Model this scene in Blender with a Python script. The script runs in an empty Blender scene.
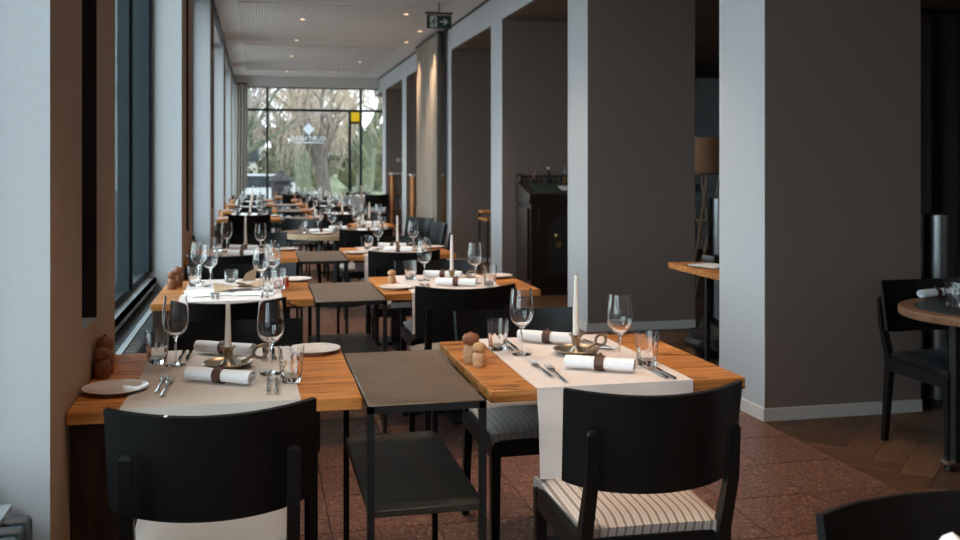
import bpy, bmesh, math, random
from mathutils import Vector, Matrix
random.seed(7)
S = bpy.context.scene
COL = S.collection
PI = math.pi

# ------------------------------------------------------------------ camera
CAM_H = 1.43
cd = bpy.data.cameras.new('camera')
cam = bpy.data.objects.new('camera', cd); COL.objects.link(cam)
cam.location = (0, 0, CAM_H)
cam.rotation_euler = (PI/2, 0, -math.atan(222/974))
cd.sensor_width = 36.0
cd.lens = 974*36/960
cd.shift_y = -104/960
cd.clip_start = 0.05; cd.clip_end = 400
cd.dof.use_dof = True
cd.dof.focus_distance = 3.05
cd.dof.aperture_fstop = 4.8
S.camera = cam

# ------------------------------------------------------------------ world: even overcast sky
w = bpy.data.worlds.new('overcast'); S.world = w; w.use_nodes = True
wn = w.node_tree.nodes; wl = w.node_tree.links
bg = wn['Background']
bg.inputs[0].default_value = (0.80, 0.91, 1.0, 1)
bg.inputs[1].default_value = 6.0

# ------------------------------------------------------------------ colour management
vs = S.view_settings
vs.view_transform = 'Standard'; vs.look = 'None'; vs.gamma = 1.0; vs.exposure = 0.0
vs.use_curve_mapping = False
S.cycles.max_bounces = 14; S.cycles.transmission_bounces = 12; S.cycles.transparent_max_bounces = 24
S.cycles.diffuse_bounces = 6
S.cycles.sample_clamp_indirect = 6

# ------------------------------------------------------------------ materials
M = {}
def mat(name, col=(0.5,0.5,0.5), rough=0.5, metal=0.0, **kw):
    m = bpy.data.materials.new(name); m.use_nodes = True
    b = m.node_tree.nodes['Principled BSDF']
    b.inputs['Base Color'].default_value = (*col, 1)
    b.inputs['Roughness'].default_value = rough
    b.inputs['Metallic'].default_value = metal
    for k, v in kw.items(): b.inputs[k].default_value = v
    M[name] = m
    return m, m.node_tree.nodes, m.node_tree.links, b

def ramp(n, stops):
    r = n.new('ShaderNodeValToRGB')
    e = r.color_ramp.elements
    while len(e) < len(stops): e.new(0.5)
    for el, (p, c) in zip(e, stops):
        el.position = p; el.color = (*c, 1)
    return r

def coords(n, l, scale=(1,1,1), kind='Object', rot=(0,0,0)):
    t = n.new('ShaderNodeTexCoord'); mp = n.new('ShaderNodeMapping')
    l.new(t.outputs[kind], mp.inputs[0]); mp.inputs['Scale'].default_value = scale
    mp.inputs['Rotation'].default_value = rot
    return mp

def noise(n, l, vec, scale, detail=4, rough=0.55, dist=0.0):
    x = n.new('ShaderNodeTexNoise'); x.inputs['Scale'].default_value = scale
    x.inputs['Detail'].default_value = detail; x.inputs['Roughness'].default_value = rough
    x.inputs['Distortion'].default_value = dist
    l.new(vec.outputs[0], x.inputs['Vector']); return x

def bump(n, l, b, h, strength=0.2, dist=0.002):
    bp = n.new('ShaderNodeBump'); bp.inputs['Strength'].default_value = strength
    bp.inputs['Distance'].default_value = dist
    l.new(h, bp.inputs['Height']); l.new(bp.outputs[0], b.inputs['Normal'])

def plain(name, col, rough=0.5, metal=0.0, nscale=12, amount=0.12, bmp=0.1, bdist=0.001, **kw):
    """a plain material with a little procedural mottling"""
    m, n, l, b = mat(name, col, rough, metal, **kw)
    v = coords(n, l); x = noise(n, l, v, nscale)
    lo = tuple(c*(1-amount) for c in col); hi = tuple(min(1, c*(1+amount)) for c in col)
    r = ramp(n, [(0.3, lo), (0.7, hi)]); l.new(x.outputs[0], r.inputs[0]); l.new(r.outputs[0], b.inputs['Base Color'])
    if bmp: bump(n, l, b, x.outputs[0], bmp, bdist)
    return m

def wood(name, stops, sc=(1.5,14,14), rough=0.42, cracks=False, var=0.25, ns=2.2, spec=0.3):
    m, n, l, b = mat(name, stops[0][1], rough)
    v = coords(n, l, sc)
    oi = n.new('ShaderNodeObjectInfo')
    add = n.new('ShaderNodeVectorMath'); add.operation = 'ADD'
    cmb = n.new('ShaderNodeCombineXYZ'); mul = n.new('ShaderNodeMath'); mul.operation='MULTIPLY'; mul.inputs[1].default_value = 37
    l.new(oi.outputs['Random'], mul.inputs[0])
    for k in range(3): l.new(mul.outputs[0], cmb.inputs[k])
    l.new(v.outputs[0], add.inputs[0]); l.new(cmb.outputs[0], add.inputs[1])
    x = noise(n, l, add, ns, 6, 0.6, 0.8)
    r = ramp(n, stops); l.new(x.outputs[0], r.inputs[0])
    hs = n.new('ShaderNodeHueSaturation')
    mr = n.new('ShaderNodeMapRange'); mr.inputs[3].default_value = 1-var; mr.inputs[4].default_value = 1+var
    l.new(oi.outputs['Random'], mr.inputs[0]); l.new(mr.outputs[0], hs.inputs['Value'])
    l.new(r.outputs[0], hs.inputs['Color'])
    out = hs.outputs[0]
    if cracks:
        x2 = noise(n, l, add, 0.55, 3, 0.6, 1.5)
        r2 = ramp(n, [(0.485,(1,1,1)), (0.497,(0.05,0.03,0.02)), (0.503,(0.05,0.03,0.02)), (0.515,(1,1,1))])
        l.new(x2.outputs[0], r2.inputs[0])
        x3 = noise(n, l, add, 0.35, 2); r3 = ramp(n, [(0.47,(0,0,0)), (0.55,(1,1,1))]); l.new(x3.outputs[0], r3.inputs[0])
        mx = n.new('ShaderNodeMix'); mx.data_type='RGBA'; mx.blend_type='MULTIPLY'
        l.new(r3.outputs[0], mx.inputs[0]); l.new(out, mx.inputs[6]); l.new(r2.outputs[0], mx.inputs[7])
        out = mx.outputs[2]
    l.new(out, b.inputs['Base Color'])
    b.inputs['Specular IOR Level'].default_value = spec
    bump(n, l, b, x.outputs[0], 0.15, 0.001)
    return m

plain('white_plaster', (0.47,0.475,0.49), 0.85, nscale=60, amount=0.02, bmp=0.25, bdist=0.002)
plain('taupe_paint', (0.20,0.152,0.131), 0.8, nscale=70, amount=0.05, bmp=0.2, bdist=0.002)
plain('brown_paint', (0.42,0.275,0.185), 0.8, nscale=60, amount=0.05, bmp=0.3, bdist=0.002)
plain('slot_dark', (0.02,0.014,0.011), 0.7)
plain('skirting', (0.62,0.58,0.56), 0.6, amount=0.03)
plain('ceiling_white', (0.66,0.64,0.62), 0.9, amount=0.02)
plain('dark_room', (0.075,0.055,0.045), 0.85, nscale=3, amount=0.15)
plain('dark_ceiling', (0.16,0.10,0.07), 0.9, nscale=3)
plain('frame_teal', (0.022,0.030,0.034), 0.55, amount=0.06, **{'Specular IOR Level':0.1})
plain('sill_grey', (0.23,0.27,0.29), 0.45, amount=0.05)
plain('radiator_teal', (0.048,0.063,0.071), 0.45, amount=0.06)
plain('rail_grey', (0.35,0.41,0.44), 0.4, amount=0.05)
plain('rail_black', (0.012,0.012,0.013), 0.5)
plain('chair_black', (0.0075,0.007,0.0068), 0.36, nscale=40, amount=0.2, bmp=0.05, **{'Specular IOR Level':0.2})
plain('metal_black', (0.014,0.014,0.014), 0.5, 0.3, nscale=30, amount=0.2)
plain('steel_base', (0.02,0.018,0.016), 0.5, 0.4)
plain('ceramic', (0.78,0.70,0.66), 0.18, amount=0.02, bmp=0)
plain('napkin_white', (0.84,0.86,0.90), 0.9, nscale=90, amount=0.03, bmp=0.3)
plain('leather', (0.075,0.030,0.018), 0.5, nscale=80, amount=0.3, bmp=0.5)
plain('pewter', (0.34,0.285,0.22), 0.34, 0.9, nscale=25, amount=0.25, bmp=0.1)
plain('candle_wax', (0.80,0.74,0.66), 0.45, amount=0.02, bmp=0, **{'Subsurface Weight':0.15})
plain('wick', (0.02,0.018,0.015), 0.9)
plain('cutlery_steel', (0.55,0.54,0.53), 0.16, 1.0, amount=0.03, bmp=0)
plain('brushed_steel', (0.30,0.31,0.32), 0.28, 1.0, nscale=50, amount=0.08)
plain('brass', (0.65,0.45,0.16), 0.3, 1.0)
def frosted():
    m = bpy.data.materials.new('logo_white'); m.use_nodes = True; n = m.node_tree.nodes; l = m.node_tree.links
    n.remove(n['Principled BSDF'])
    d = n.new('ShaderNodeBsdfDiffuse'); d.inputs[0].default_value = (0.9,0.9,0.92,1)
    t = n.new('ShaderNodeBsdfTranslucent'); t.inputs[0].default_value = (0.9,0.92,0.95,1)
    x = n.new('ShaderNodeMixShader'); x.inputs[0].default_value = 0.75
    l.new(d.outputs[0], x.inputs[1]); l.new(t.outputs[0], x.inputs[2]); l.new(x.outputs[0], n['Material Output'].inputs[0]); M['logo_white'] = m
frosted()
plain('sign_green', (0.004,0.045,0.024), 0.4, amount=0.03, bmp=0)
plain('sign_white', (0.62,0.70,0.66), 0.4, amount=0.02, bmp=0)
plain('switch_white', (0.5,0.52,0.54), 0.5, amount=0.02, bmp=0)
plain('mahogany', (0.022,0.011,0.008), 0.38, nscale=14, amount=0.4)
plain('leather_green', (0.03,0.05,0.04), 0.5)
plain('paper', (0.80,0.78,0.76), 0.8, amount=0.02, bmp=0)
plain('kraft', (0.42,0.29,0.18), 0.8, nscale=40, amount=0.12)
plain('red_print', (0.55,0.05,0.06), 0.6, amount=0.4, nscale=60)
plain('seat_leather', (0.014,0.015,0.017), 0.38, nscale=40, amount=0.2, bmp=0.1)
wood('rim_brown', [(0.3,(0.13,0.062,0.034)),(0.7,(0.22,0.115,0.066))], (6,6,6), 0.45, False, 0.1)
plain('bag_black', (0.010,0.010,0.011), 0.55, nscale=16, amount=0.4, bmp=0.6, bdist=0.01)
plain('shade_tan', (0.46,0.23,0.13), 0.85, nscale=60)
plain('lamp_stick', (0.30,0.17,0.09), 0.5)
plain('slat_white', (0.62,0.68,0.72), 0.5)
plain('table_black', (0.014,0.013,0.013), 0.35)
plain('outdoor_grey', (0.42,0.48,0.50), 0.5)
plain('outdoor_dark', (0.035,0.03,0.03), 0.8)
plain('asphalt', (0.34,0.33,0.32), 0.9, nscale=3, amount=0.2)
plain('lawn', (0.24,0.27,0.16), 0.95, nscale=2, amount=0.35)
plain('bark', (0.13,0.105,0.085), 0.9, nscale=9, amount=0.35, bmp=0.6, bdist=0.02)
plain('bark_moss', (0.17,0.19,0.12), 0.9, nscale=7, amount=0.35, bmp=0.6, bdist=0.02)
plain('willow_twig', (0.55,0.45,0.34), 0.9, nscale=4, amount=0.3)
plain('twig_grey', (0.32,0.27,0.24), 0.9, nscale=4, amount=0.3)
plain('hedge', (0.15,0.15,0.085), 0.9, nscale=3, amount=0.5, bmp=1.0, bdist=0.1)
plain('house_wall', (0.62,0.58,0.53), 0.9)
plain('roof_tile', (0.20,0.14,0.12), 0.85, nscale=5)
plain('house_pane', (0.05,0.06,0.07), 0.15)
plain('car_white', (0.80,0.82,0.85), 0.3, amount=0.02, bmp=0)
plain('tyre', (0.02,0.02,0.02), 0.8)
plain('patina_top', (0.165,0.110,0.076), 0.42, 0.2, nscale=5, amount=0.32, bmp=0.05)
plain('shelf_metal', (0.050,0.045,0.036), 0.42, 0.4, nscale=5, amount=0.3, bmp=0.03)

OAK = [(0.22,(0.17,0.055,0.014)), (0.42,(0.40,0.145,0.034)), (0.58,(0.55,0.22,0.060)), (0.78,(0.68,0.33,0.12))]
wood('oak', OAK, (1.2,13,13), 0.50, True, 0.22, 2.0, 0.22)
wood('oak_round', [(0.3,(0.30,0.20,0.11)),(0.7,(0.46,0.33,0.20))], (6,6,6), 0.45, False, 0.1)
wood('walnut', [(0.3,(0.035,0.018,0.010)),(0.7,(0.085,0.044,0.024))], (14,14,1.4), 0.5, False, 0.1)
wood('mill_dark', [(0.3,(0.15,0.048,0.020)),(0.7,(0.28,0.105,0.046))], (9,9,22), 0.45, False, 0.15, 3)
wood('mill_light', [(0.3,(0.42,0.22,0.10)),(0.7,(0.58,0.34,0.18))], (9,9,22), 0.45, False, 0.12, 3)
wood('parquet', [(0.25,(0.060,0.028,0.015)),(0.5,(0.105,0.052,0.028)),(0.75,(0.155,0.080,0.044))], (2,16,16), 0.42, False, 0.38)
wood('parquet_far', [(0.25,(0.065,0.03,0.016)),(0.75,(0.13,0.066,0.036))], (6,6,6), 0.42, False, 0.1)

# terrazzo tile
def terrazzo():
    m, n, l, b = mat('terrazzo', (0.16,0.07,0.045), 0.42)
    v = coords(n, l)
    vo = n.new('ShaderNodeTexVoronoi'); vo.inputs['Scale'].default_value = 105; l.new(v.outputs[0], vo.inputs['Vector'])
    r = ramp(n, [(0.0,(0.085,0.034,0.024)), (0.45,(0.165,0.070,0.046)), (0.72,(0.22,0.105,0.070)), (0.9,(0.30,0.185,0.13)), (1.0,(0.38,0.28,0.22))])
    r.color_ramp.interpolation = 'CONSTANT'
    sx = n.new('ShaderNodeSeparateColor'); l.new(vo.outputs['Color'], sx.inputs[0]); l.new(sx.outputs[0], r.inputs[0])
    oi = n.new('ShaderNodeObjectInfo'); mr = n.new('ShaderNodeMapRange'); mr.inputs[3].default_value = 0.88; mr.inputs[4].default_value = 1.1
    l.new(oi.outputs['Random'], mr.inputs[0])
    hs = n.new('ShaderNodeHueSaturation'); l.new(mr.outputs[0], hs.inputs['Value']); l.new(r.outputs[0], hs.inputs['Color'])
    l.new(hs.outputs[0], b.inputs['Base Color'])
terrazzo()
plain('grout', (0.035,0.022,0.018), 0.8)

def seat_fabric(name, c1, c2, pitch):
    m, n, l, b = mat(name, c1, 0.9)
    t = n.new('ShaderNodeTexCoord'); sp = n.new('ShaderNodeSeparateXYZ'); l.new(t.outputs['Object'], sp.inputs[0])
    mu = n.new('ShaderNodeMath'); mu.operation='MULTIPLY'; mu.inputs[1].default_value = 2*PI/pitch; l.new(sp.outputs[0], mu.inputs[0])
    si = n.new('ShaderNodeMath'); si.operation='SINE'; l.new(mu.outputs[0], si.inputs[0])
    ma = n.new('ShaderNodeMapRange'); ma.inputs[1].default_value=-1; l.new(si.outputs[0], ma.inputs[0])
    r = ramp(n, [(0.12,c2),(0.42,c1),(0.78,c1),(0.95,tuple(x*0.8 for x in c1))]); l.new(ma.outputs[0], r.inputs[0])
    l.new(r.outputs[0], b.inputs['Base Color'])
    v = coords(n, l); x = noise(n, l, v, 250, 2); bump(n, l, b, x.outputs[0], 0.3, 0.001)
seat_fabric('stripe_fabric', (0.60,0.51,0.45), (0.25,0.205,0.18), 0.0245)
seat_fabric('taupe_fabric', (0.33,0.29,0.265), (0.22,0.19,0.175), 0.0245)
seat_fabric('grey_fabric', (0.42,0.39,0.365), (0.34,0.315,0.30), 0.008)

def linen(name, col):
    m, n, l, b = mat(name, col, 0.95)
    v = coords(n, l, (1,1,1))
    w1 = n.new('ShaderNodeTexWave'); w1.inputs['Scale'].default_value=160; w1.inputs['Distortion'].default_value=1.5; l.new(v.outputs[0], w1.inputs[0])
    x = noise(n, l, v, 6, 4)
    r = ramp(n, [(0.3,tuple(c*0.95 for c in col)),(0.7,tuple(min(1,c*1.04) for c in col))]); l.new(x.outputs[0], r.inputs[0]); l.new(r.outputs[0], b.inputs['Base Color'])
    bump(n, l, b, w1.outputs[0], 0.12, 0.0008)
linen('linen', (0.68,0.60,0.57))
linen('linen_grey', (0.60,0.54,0.49))

def curtain_mat():
    plain('curtain_cloth', (0.30,0.26,0.22), 0.95, nscale=30, amount=0.08)
    plain('curtain_dark', (0.05,0.038,0.032), 0.95, nscale=30, amount=0.2)
curtain_mat()

def perforated():
    m, n, l, b = mat('perforated', (0.55,0.53,0.51), 0.9)
    t = n.new('ShaderNodeTexCoord'); mp = n.new('ShaderNodeMapping'); l.new(t.outputs['Object'], mp.inputs[0])
    mp.inputs['Scale'].default_value = (1/0.036,)*3
    fr = n.new('ShaderNodeVectorMath'); fr.operation='FRACTION'; l.new(mp.outputs[0], fr.inputs[0])
    sb = n.new('ShaderNodeVectorMath'); sb.operation='SUBTRACT'; sb.inputs[1].default_value=(0.5,0.5,0); l.new(fr.outputs[0], sb.inputs[0])
    ml = n.new('ShaderNodeVectorMath'); ml.operation='MULTIPLY'; ml.inputs[1].default_value=(1,1,0); l.new(sb.outputs[0], ml.inputs[0])
    ln = n.new('ShaderNodeVectorMath'); ln.operation='LENGTH'; l.new(ml.outputs[0], ln.inputs[0])
    r = ramp(n, [(0.24,(0.16,0.15,0.145)),(0.32,(0.74,0.70,0.67))]); l.new(ln.outputs['Value'], r.inputs[0]); l.new(r.outputs[0], b.inputs['Base Color'])
perforated()

def glassmat():
    m, n, l, b = mat('clear_glass', (1,1,1), 0.0, **{'Transmission Weight':1.0, 'IOR':1.47})
    for nm, tint, f in (('window_glass',(0.93,0.97,0.96),1.5), ('dimming_glass',(0.74,0.75,0.75),1.5), ('tinted_glass',(0.22,0.225,0.23),1.5)):
        m = bpy.data.materials.new(nm); m.use_nodes = True; n = m.node_tree.nodes; l = m.node_tree.links
        n.remove(n['Principled BSDF'])
        tr = n.new('ShaderNodeBsdfTransparent'); tr.inputs[0].default_value=(*tint,1)
        gl = n.new('ShaderNodeBsdfGlossy'); gl.inputs['Roughness'].default_value = 0.0
        mx = n.new('ShaderNodeMixShader'); mx.inputs[0].default_value = 0.05; l.new(tr.outputs[0], mx.inputs[1]); l.new(gl.outputs[0], mx.inputs[2])
        l.new(mx.outputs[0], n['Material Output'].inputs[0]); M[nm]=m
    m, n, l, b = mat('yellow_glass', (0.95,0.66,0.02), 0.4)
    b.inputs['Transmission Weight'].default_value = 0.7
    m, n, l, b = mat('lamp_glow', (1,0.8,0.6), 0.5)
    b.inputs['Emission Color'].default_value=(1,0.66,0.4,1); b.inputs['Emission Strength'].default_value=3.5
glassmat()

# ------------------------------------------------------------------ mesh helpers
class MB:
    def __init__(s): s.v=[]; s.f=[]; s.mi=[]; s.sm=[]
    def add(s, vs, fs, mi=0, smooth=False):
        o=len(s.v); s.v+= [tuple(p) for p in vs]
        for f in fs: s.f.append(tuple(i+o for i in f)); s.mi.append(mi); s.sm.append(smooth)
        return s
    def box(s, x0,x1,y0,y1,z0,z1, mi=0):
        v=[(x0,y0,z0),(x1,y0,z0),(x1,y1,z0),(x0,y1,z0),(x0,y0,z1),(x1,y0,z1),(x1,y1,z1),(x0,y1,z1)]
        f=[(0,3,2,1),(4,5,6,7),(0,1,5,4),(1,2,6,5),(2,3,7,6),(3,0,4,7)]
        return s.add(v,f,mi)
    def bbox(s, x0,x1,y0,y1,z0,z1, r=0.004, seg=2, mi=0):
        bm=bmesh.new(); bmesh.ops.create_cube(bm,size=1)
        for v in bm.verts: v.co=Vector(((x0+x1)/2+v.co.x*(x1-x0),(y0+y1)/2+v.co.y*(y1-y0),(z0+z1)/2+v.co.z*(z1-z0)))
        bmesh.ops.bevel(bm,geom=list(bm.edges),offset=r,segments=seg,affect='EDGES',profile=0.6)
        return s.bm(bm,mi,True)
    def bm(s,bm,mi=0,smooth=False):
        bm.verts.ensure_lookup_table(); bm.verts.index_update()
        s.add([v.co[:] for v in bm.verts],[[v.index for v in f.verts] for f in bm.faces],mi,smooth); bm.free(); return s
    def lathe(s, prof, n=24, mi=0, c=(0,0,0), smooth=True, close=False, rmod=None):
        v=[];f=[]
        for j,(r,z) in enumerate(prof):
            for i in range(n):
                a=2*PI*i/n; rr=r*(rmod(i,j) if rmod else 1)
                v.append((c[0]+rr*math.cos(a),c[1]+rr*math.sin(a),c[2]+z))
        m=len(prof)
        for j in range(m-1 if not close else m):
            k=(j+1)%m
            for i in range(n):
                i2=(i+1)%n; f.append((j*n+i,j*n+i2,k*n+i2,k*n+i))
        if not close:
            if prof[0][0]>1e-6: f.append(tuple(reversed(range(n))))
            if prof[-1][0]>1e-6: f.append(tuple((m-1)*n+i for i in range(n)))
        return s.add(v,f,mi,smooth)
    def tube(s, pts, rad, n=8, mi=0, cap=True, flat=None):
        pts=[Vector(p) for p in pts]; m=len(pts); v=[]; f=[]
        if not hasattr(rad,'__len__'): rad=[rad]*m
        up=None
        for j,p in enumerate(pts):
            t=(pts[min(j+1,m-1)]-pts[max(j-1,0)]).normalized()
            if up is None: up = Vector((0,0,1)) if abs(t.z)<0.9 else Vector((1,0,0))
            a=t.cross(up)
            if a.length<1e-6: a=t.cross(Vector((0,1,0)))
            a.normalize(); b=a.cross(t).normalized(); up=b
            for i in range(n):
                q=2*PI*i/n
                v.append(p+a*math.cos(q)*rad[j]+b*math.sin(q)*rad[j]*(flat or 1))
        for j in range(m-1):
            for i in range(n):
                i2=(i+1)%n; f.append((j*n+i,j*n+i2,(j+1)*n+i2,(j+1)*n+i))
        if cap: f.append(tuple(reversed(range(n)))); f.append(tuple((m-1)*n+i for i in range(n)))
        return s.add(v,f,mi,True)
    def beam(s, p, q, wx, wy, wx2=None, wy2=None, mi=0):
        """square post from p to q, widths along x and y"""
        wx2=wx2 or wx; wy2=wy2 or wy
        p=Vector(p);q=Vector(q); v=[]
        for c,a,b in ((p,wx,wy),(q,wx2,wy2)):
            for sx,sy in ((-1,-1),(1,-1),(1,1),(-1,1)): v.append((c.x+sx*a/2,c.y+sy*b/2,c.z))
        f=[(0,3,2,1),(4,5,6,7)]+[(i,(i+1)%4,4+(i+1)%4,4+i) for i in range(4)]
        return s.add(v,f,mi)
    def prism(s, poly, a0, a1, axis='y', mi=0):
        """extrude a 2-D outline between a0 and a1 along the axis"""
        n=len(poly); v=[]
        for a in (a0,a1):
            for (p,q) in poly:
                v.append({'y':(p,a,q),'x':(a,p,q),'z':(p,q,a)}[axis])
        f=[tuple(range(n)),tuple(reversed(range(n,2*n)))]+[(i,n+i,n+(i+1)%n,(i+1)%n) for i in range(n)]
        return s.add(v,f,mi)
    def sheet(s, fn, nu, nv, th, mi=0, thdir=None):
        """surface fn(u,v) with thickness th along local normal"""
        P=[[Vector(fn(i/nu,j/nv)) for i in range(nu+1)] for j in range(nv+1)]
        N=[]
        for j in range(nv+1):
            row=[]
            for i in range(nu+1):
                du=P[j][min(i+1,nu)]-P[j][max(i-1,0)]; dv=P[min(j+1,nv)][i]-P[max(j-1,0)][i]
                row.append(du.cross(dv).normalized())
            N.append(row)
        v=[];f=[]
        for k in (0,1):
            for j in range(nv+1):
                for i in range(nu+1): v.append(P[j][i]-N[j][i]*th*k)
        W=nu+1; T=W*(nv+1)
        for j in range(nv):
            for i in range(nu):
                a=j*W+i; f.append((a,a+1,a+W+1,a+W)); f.append((T+a,T+a+W,T+a+W+1,T+a+1))
        for i in range(nu):
            f.append((i,T+i,T+i+1,i+1)); a=nv*W+i; f.append((a,a+1,T+a+1,T+a))
        for j in range(nv):
            a=j*W; f.append((a,a+W,T+a+W,T+a)); a=j*W+nu; f.append((a,T+a,T+a+W,a+W))
        return s.add(v,f,mi,True)
    def mesh(s, name, mats):
        me=bpy.data.meshes.new(name); me.from_pydata(s.v,[],s.f)
        if not isinstance(mats,(list,tuple)): mats=[mats]
        for m in mats: me.materials.append(M[m])
        me.polygons.foreach_set('material_index',s.mi); me.polygons.foreach_set('use_smooth',s.sm)
        bm=bmesh.new(); bm.from_mesh(me); bmesh.ops.recalc_face_normals(bm,faces=bm.faces)
        for e in bm.edges:
            if len(e.link_faces)==2 and e.calc_face_angle(0)>0.7: e.smooth=False
        bm.to_mesh(me); bm.free(); me.update()
        return me

def link(name, data, parent=None, loc=(0,0,0), rz=0.0):
    o=bpy.data.objects.new(name,data); COL.objects.link(o)
    o.location=loc; o.rotation_euler=(0,0,rz)
    if parent: o.parent=parent
    return o
def tag(o,label,cat,group=None):
    o['label']=label; o['category']=cat
    if group: o['group']=group
    return o
def thing(name,label,cat,loc=(0,0,0),rz=0.0,group=None): return tag(link(name,None,None,loc,rz),label,cat,group)
def struct(name,data=None,parent=None,loc=(0,0,0)):
    o=link(name,data,parent,loc)
    if not parent: o['kind']='structure'
    return o
def BX(name,mats,*a): return MB().box(*a).mesh(name,mats)
CACHE={}
def cached(key,fn):
    if key not in CACHE: CACHE[key]=fn()
    return CACHE[key]

# ================================================================== SETTING
XL, XR = -0.52, 2.77      # corridor wall planes
ZC = 3.49                 # ceiling
YE = 23.0                 # end window
YB = -5.0                 # wall behind camera

# ---- floor: terrazzo tiles, each its own piece where they can be told apart
floor = struct('floor', BX('floor','grout', -1.0, 2.76, YB, YE, -0.12, -0.006))
TX,TY=0.415,0.42
def tile_mesh(x0,x1):
    return MB().bbox(0.0025,x1-x0-0.0025,0.0025,TY-0.0025,-0.02,0.0,0.0015,1).mesh('tile','terrazzo')
xs=[-0.55]+[-0.135+TX*k for k in range(7)]+[2.76]
far=MB(); y=3.41-TY*5
while y<YE:
    for a,b in zip(xs[:-1],xs[1:]):
        if y<14.5: link('tile', cached(('tile',round(b-a,3)),lambda: tile_mesh(a,b)), floor, (a,y,0))
        else: far.box(a+.003,b-.003,y+.003,min(y+TY-.003,YE),-0.02,0)
    y+=TY
o=link('far_tiles',far.mesh('far_tiles','terrazzo'),floor); o['kind']='stuff'
link('floor_near',BX('floor_near','terrazzo',-0.55,2.76,YB,3.41-TY*5-0.003,-0.02,-0.001),floor)

# ---- parquet of the adjoining room in large herringbone
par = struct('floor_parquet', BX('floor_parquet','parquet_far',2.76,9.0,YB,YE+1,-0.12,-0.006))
PW,PL=0.15,0.60
pm=MB().bbox(0.001,PL-0.001,0.001,PW-0.001,-0.02,0.0,0.001,1).mesh('parquet_board','parquet')
ca=math.cos(PI/4)
def uv2w(u,v): return (3.02+ca*(u-v), 4.1+ca*(u+v))
for i in range(-70,71):
    for j in range(-12,13):
        u0,v0=i*PW+j*PL, i*PW-j*PL
        for kind in (0,1):
            if kind==0: u,v=u0,v0; cu,cv=u+PL/2,v+PW/2
            else: u,v=u0+PL,v0+PW-PL; cu,cv=u+PW/2,v+PL/2
            cx,cy=uv2w(cu,cv)
            if not (2.50<cx<4.75 and 2.4<cy<11.2): continue
            lo=(*uv2w(u,v),0) if kind==0 else (*uv2w(u+PW,v),0); rz=PI/4 if kind==0 else PI*0.75
            if cx-0.27>2.762: link('parquet_board',pm,par,lo,rz)
            elif cx+0.27>2.80:
                bm=bmesh.new(); bm.from_mesh(pm)
                mw=Matrix.Translation(lo)@Matrix.Rotation(rz,4,'Z'); mi_=mw.inverted()
                geo=list(bm.verts)+list(bm.edges)+list(bm.faces)
                r_=bmesh.ops.bisect_plane(bm,geom=geo,plane_co=mi_@Vector((2.763,0,0)),plane_no=(mi_.to_3x3()@Vector((1,0,0))),clear_inner=True)
                ed=[e for e in r_['geom_cut'] if isinstance(e,bmesh.types.BMEdge)]
                if ed: bmesh.ops.edgeloop_fill(bm,edges=ed)
                if len(bm.faces)>2:
                    me=bpy.data.meshes.new('parquet_board'); bm.to_mesh(me); me.materials.append(M['parquet']); link('parquet_board',me,par,lo,rz)
                bm.free()

# ---- ceiling
ceil = struct('ceiling', BX('ceiling','ceiling_white',-1.0,2.80,YB,YE+0.3,ZC,ZC+0.2))
y=12.43-4.3*5; k=0
while y<YE-1:
    y1=min(y+4.3,YE-0.5)
    link('ceiling_panel',BX('ceiling_panel','perforated',-0.24,2.36,y+0.09,y1-0.09,ZC-0.012,ZC),ceil)
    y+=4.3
ceil2 = struct('ceiling_side', BX('ceiling_side','dark_ceiling',2.80,9.0,YB,YE+1,3.135,3.3))

# ---- right wall: lintel and deep pillars
wr = struct('wall_right')
def pillar_mesh():
    m=MB(); m.box(0,1.0,0,0.55,0,3.14)
    # corridor face and its thin returns are white, the sides are taupe
    m.mi=[1,1,1,1,1,0]
    return m.mesh('pillar',['white_plaster','taupe_paint'])
pmesh=pillar_mesh()
sk=MB().box(-0.014,1.0,-0.014,0.0,0,0.07).box(-0.014,0,0,0.55,0,0.07).box(-0.014,1.0,0.55,0.564,0,0.07).mesh('skirting','skirting')
PILY=[-4.03,-1.02,1.98,4.97,7.98,11.0,14.05,18.5,21.6]
for y in PILY:
    p=link('pillar',pmesh,wr,(XR,y,0))
    link('skirting',sk,p)
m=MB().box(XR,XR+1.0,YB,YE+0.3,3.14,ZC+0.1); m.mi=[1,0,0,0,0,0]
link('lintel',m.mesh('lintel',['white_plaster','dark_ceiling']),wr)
link('gap_shade_strip',BX('gap_shade_strip','rail_black',XR-0.018,XR,YB,YE,ZC-0.03,ZC-0.004),wr)  # solid black strip, its colour stands in for shade in the ceiling groove
o=link('switch_plate',BX('switch_plate','switch_white',0.24,0.32,-0.012,0,1.52,1.61),[c for c in wr.children if abs(c.location.y-21.6)<.01][0])
o=link('switch_plate',BX('switch_plate','switch_white',0.36,0.44,-0.012,0,1.52,1.61),[c for c in wr.children if abs(c.location.y-21.6)<.01][0])

# side room shell
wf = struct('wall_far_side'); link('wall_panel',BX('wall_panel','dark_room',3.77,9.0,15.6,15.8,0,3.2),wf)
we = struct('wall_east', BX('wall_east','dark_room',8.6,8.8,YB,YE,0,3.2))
wb = struct('wall_back', BX('wall_back','taupe_paint',-1.0,9.0,YB-0.2,YB,3.14,3.6))
wbg = struct('window_back')  # unseen glazing, added to throw daylight onto the camera-facing pillar sides
fb=MB()
for k in range(8): fb.box(-0.84+k*1.36,-0.78+k*1.36,YB-0.12,YB,0,3.14)
fb.box(-0.84,8.8,YB-0.12,YB,3.06,3.14).box(-0.84,8.8,YB-0.12,YB,0,0.12)
link('window_frame',fb.mesh('window_frame','frame_teal'),wbg)
for k in range(7): link('pane',BX('pane','tinted_glass',-0.78+k*1.36,0.52+k*1.36,YB-0.07,YB-0.055,0.12,3.06),wbg)  # tint holds back the daylight from this added glazing
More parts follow.
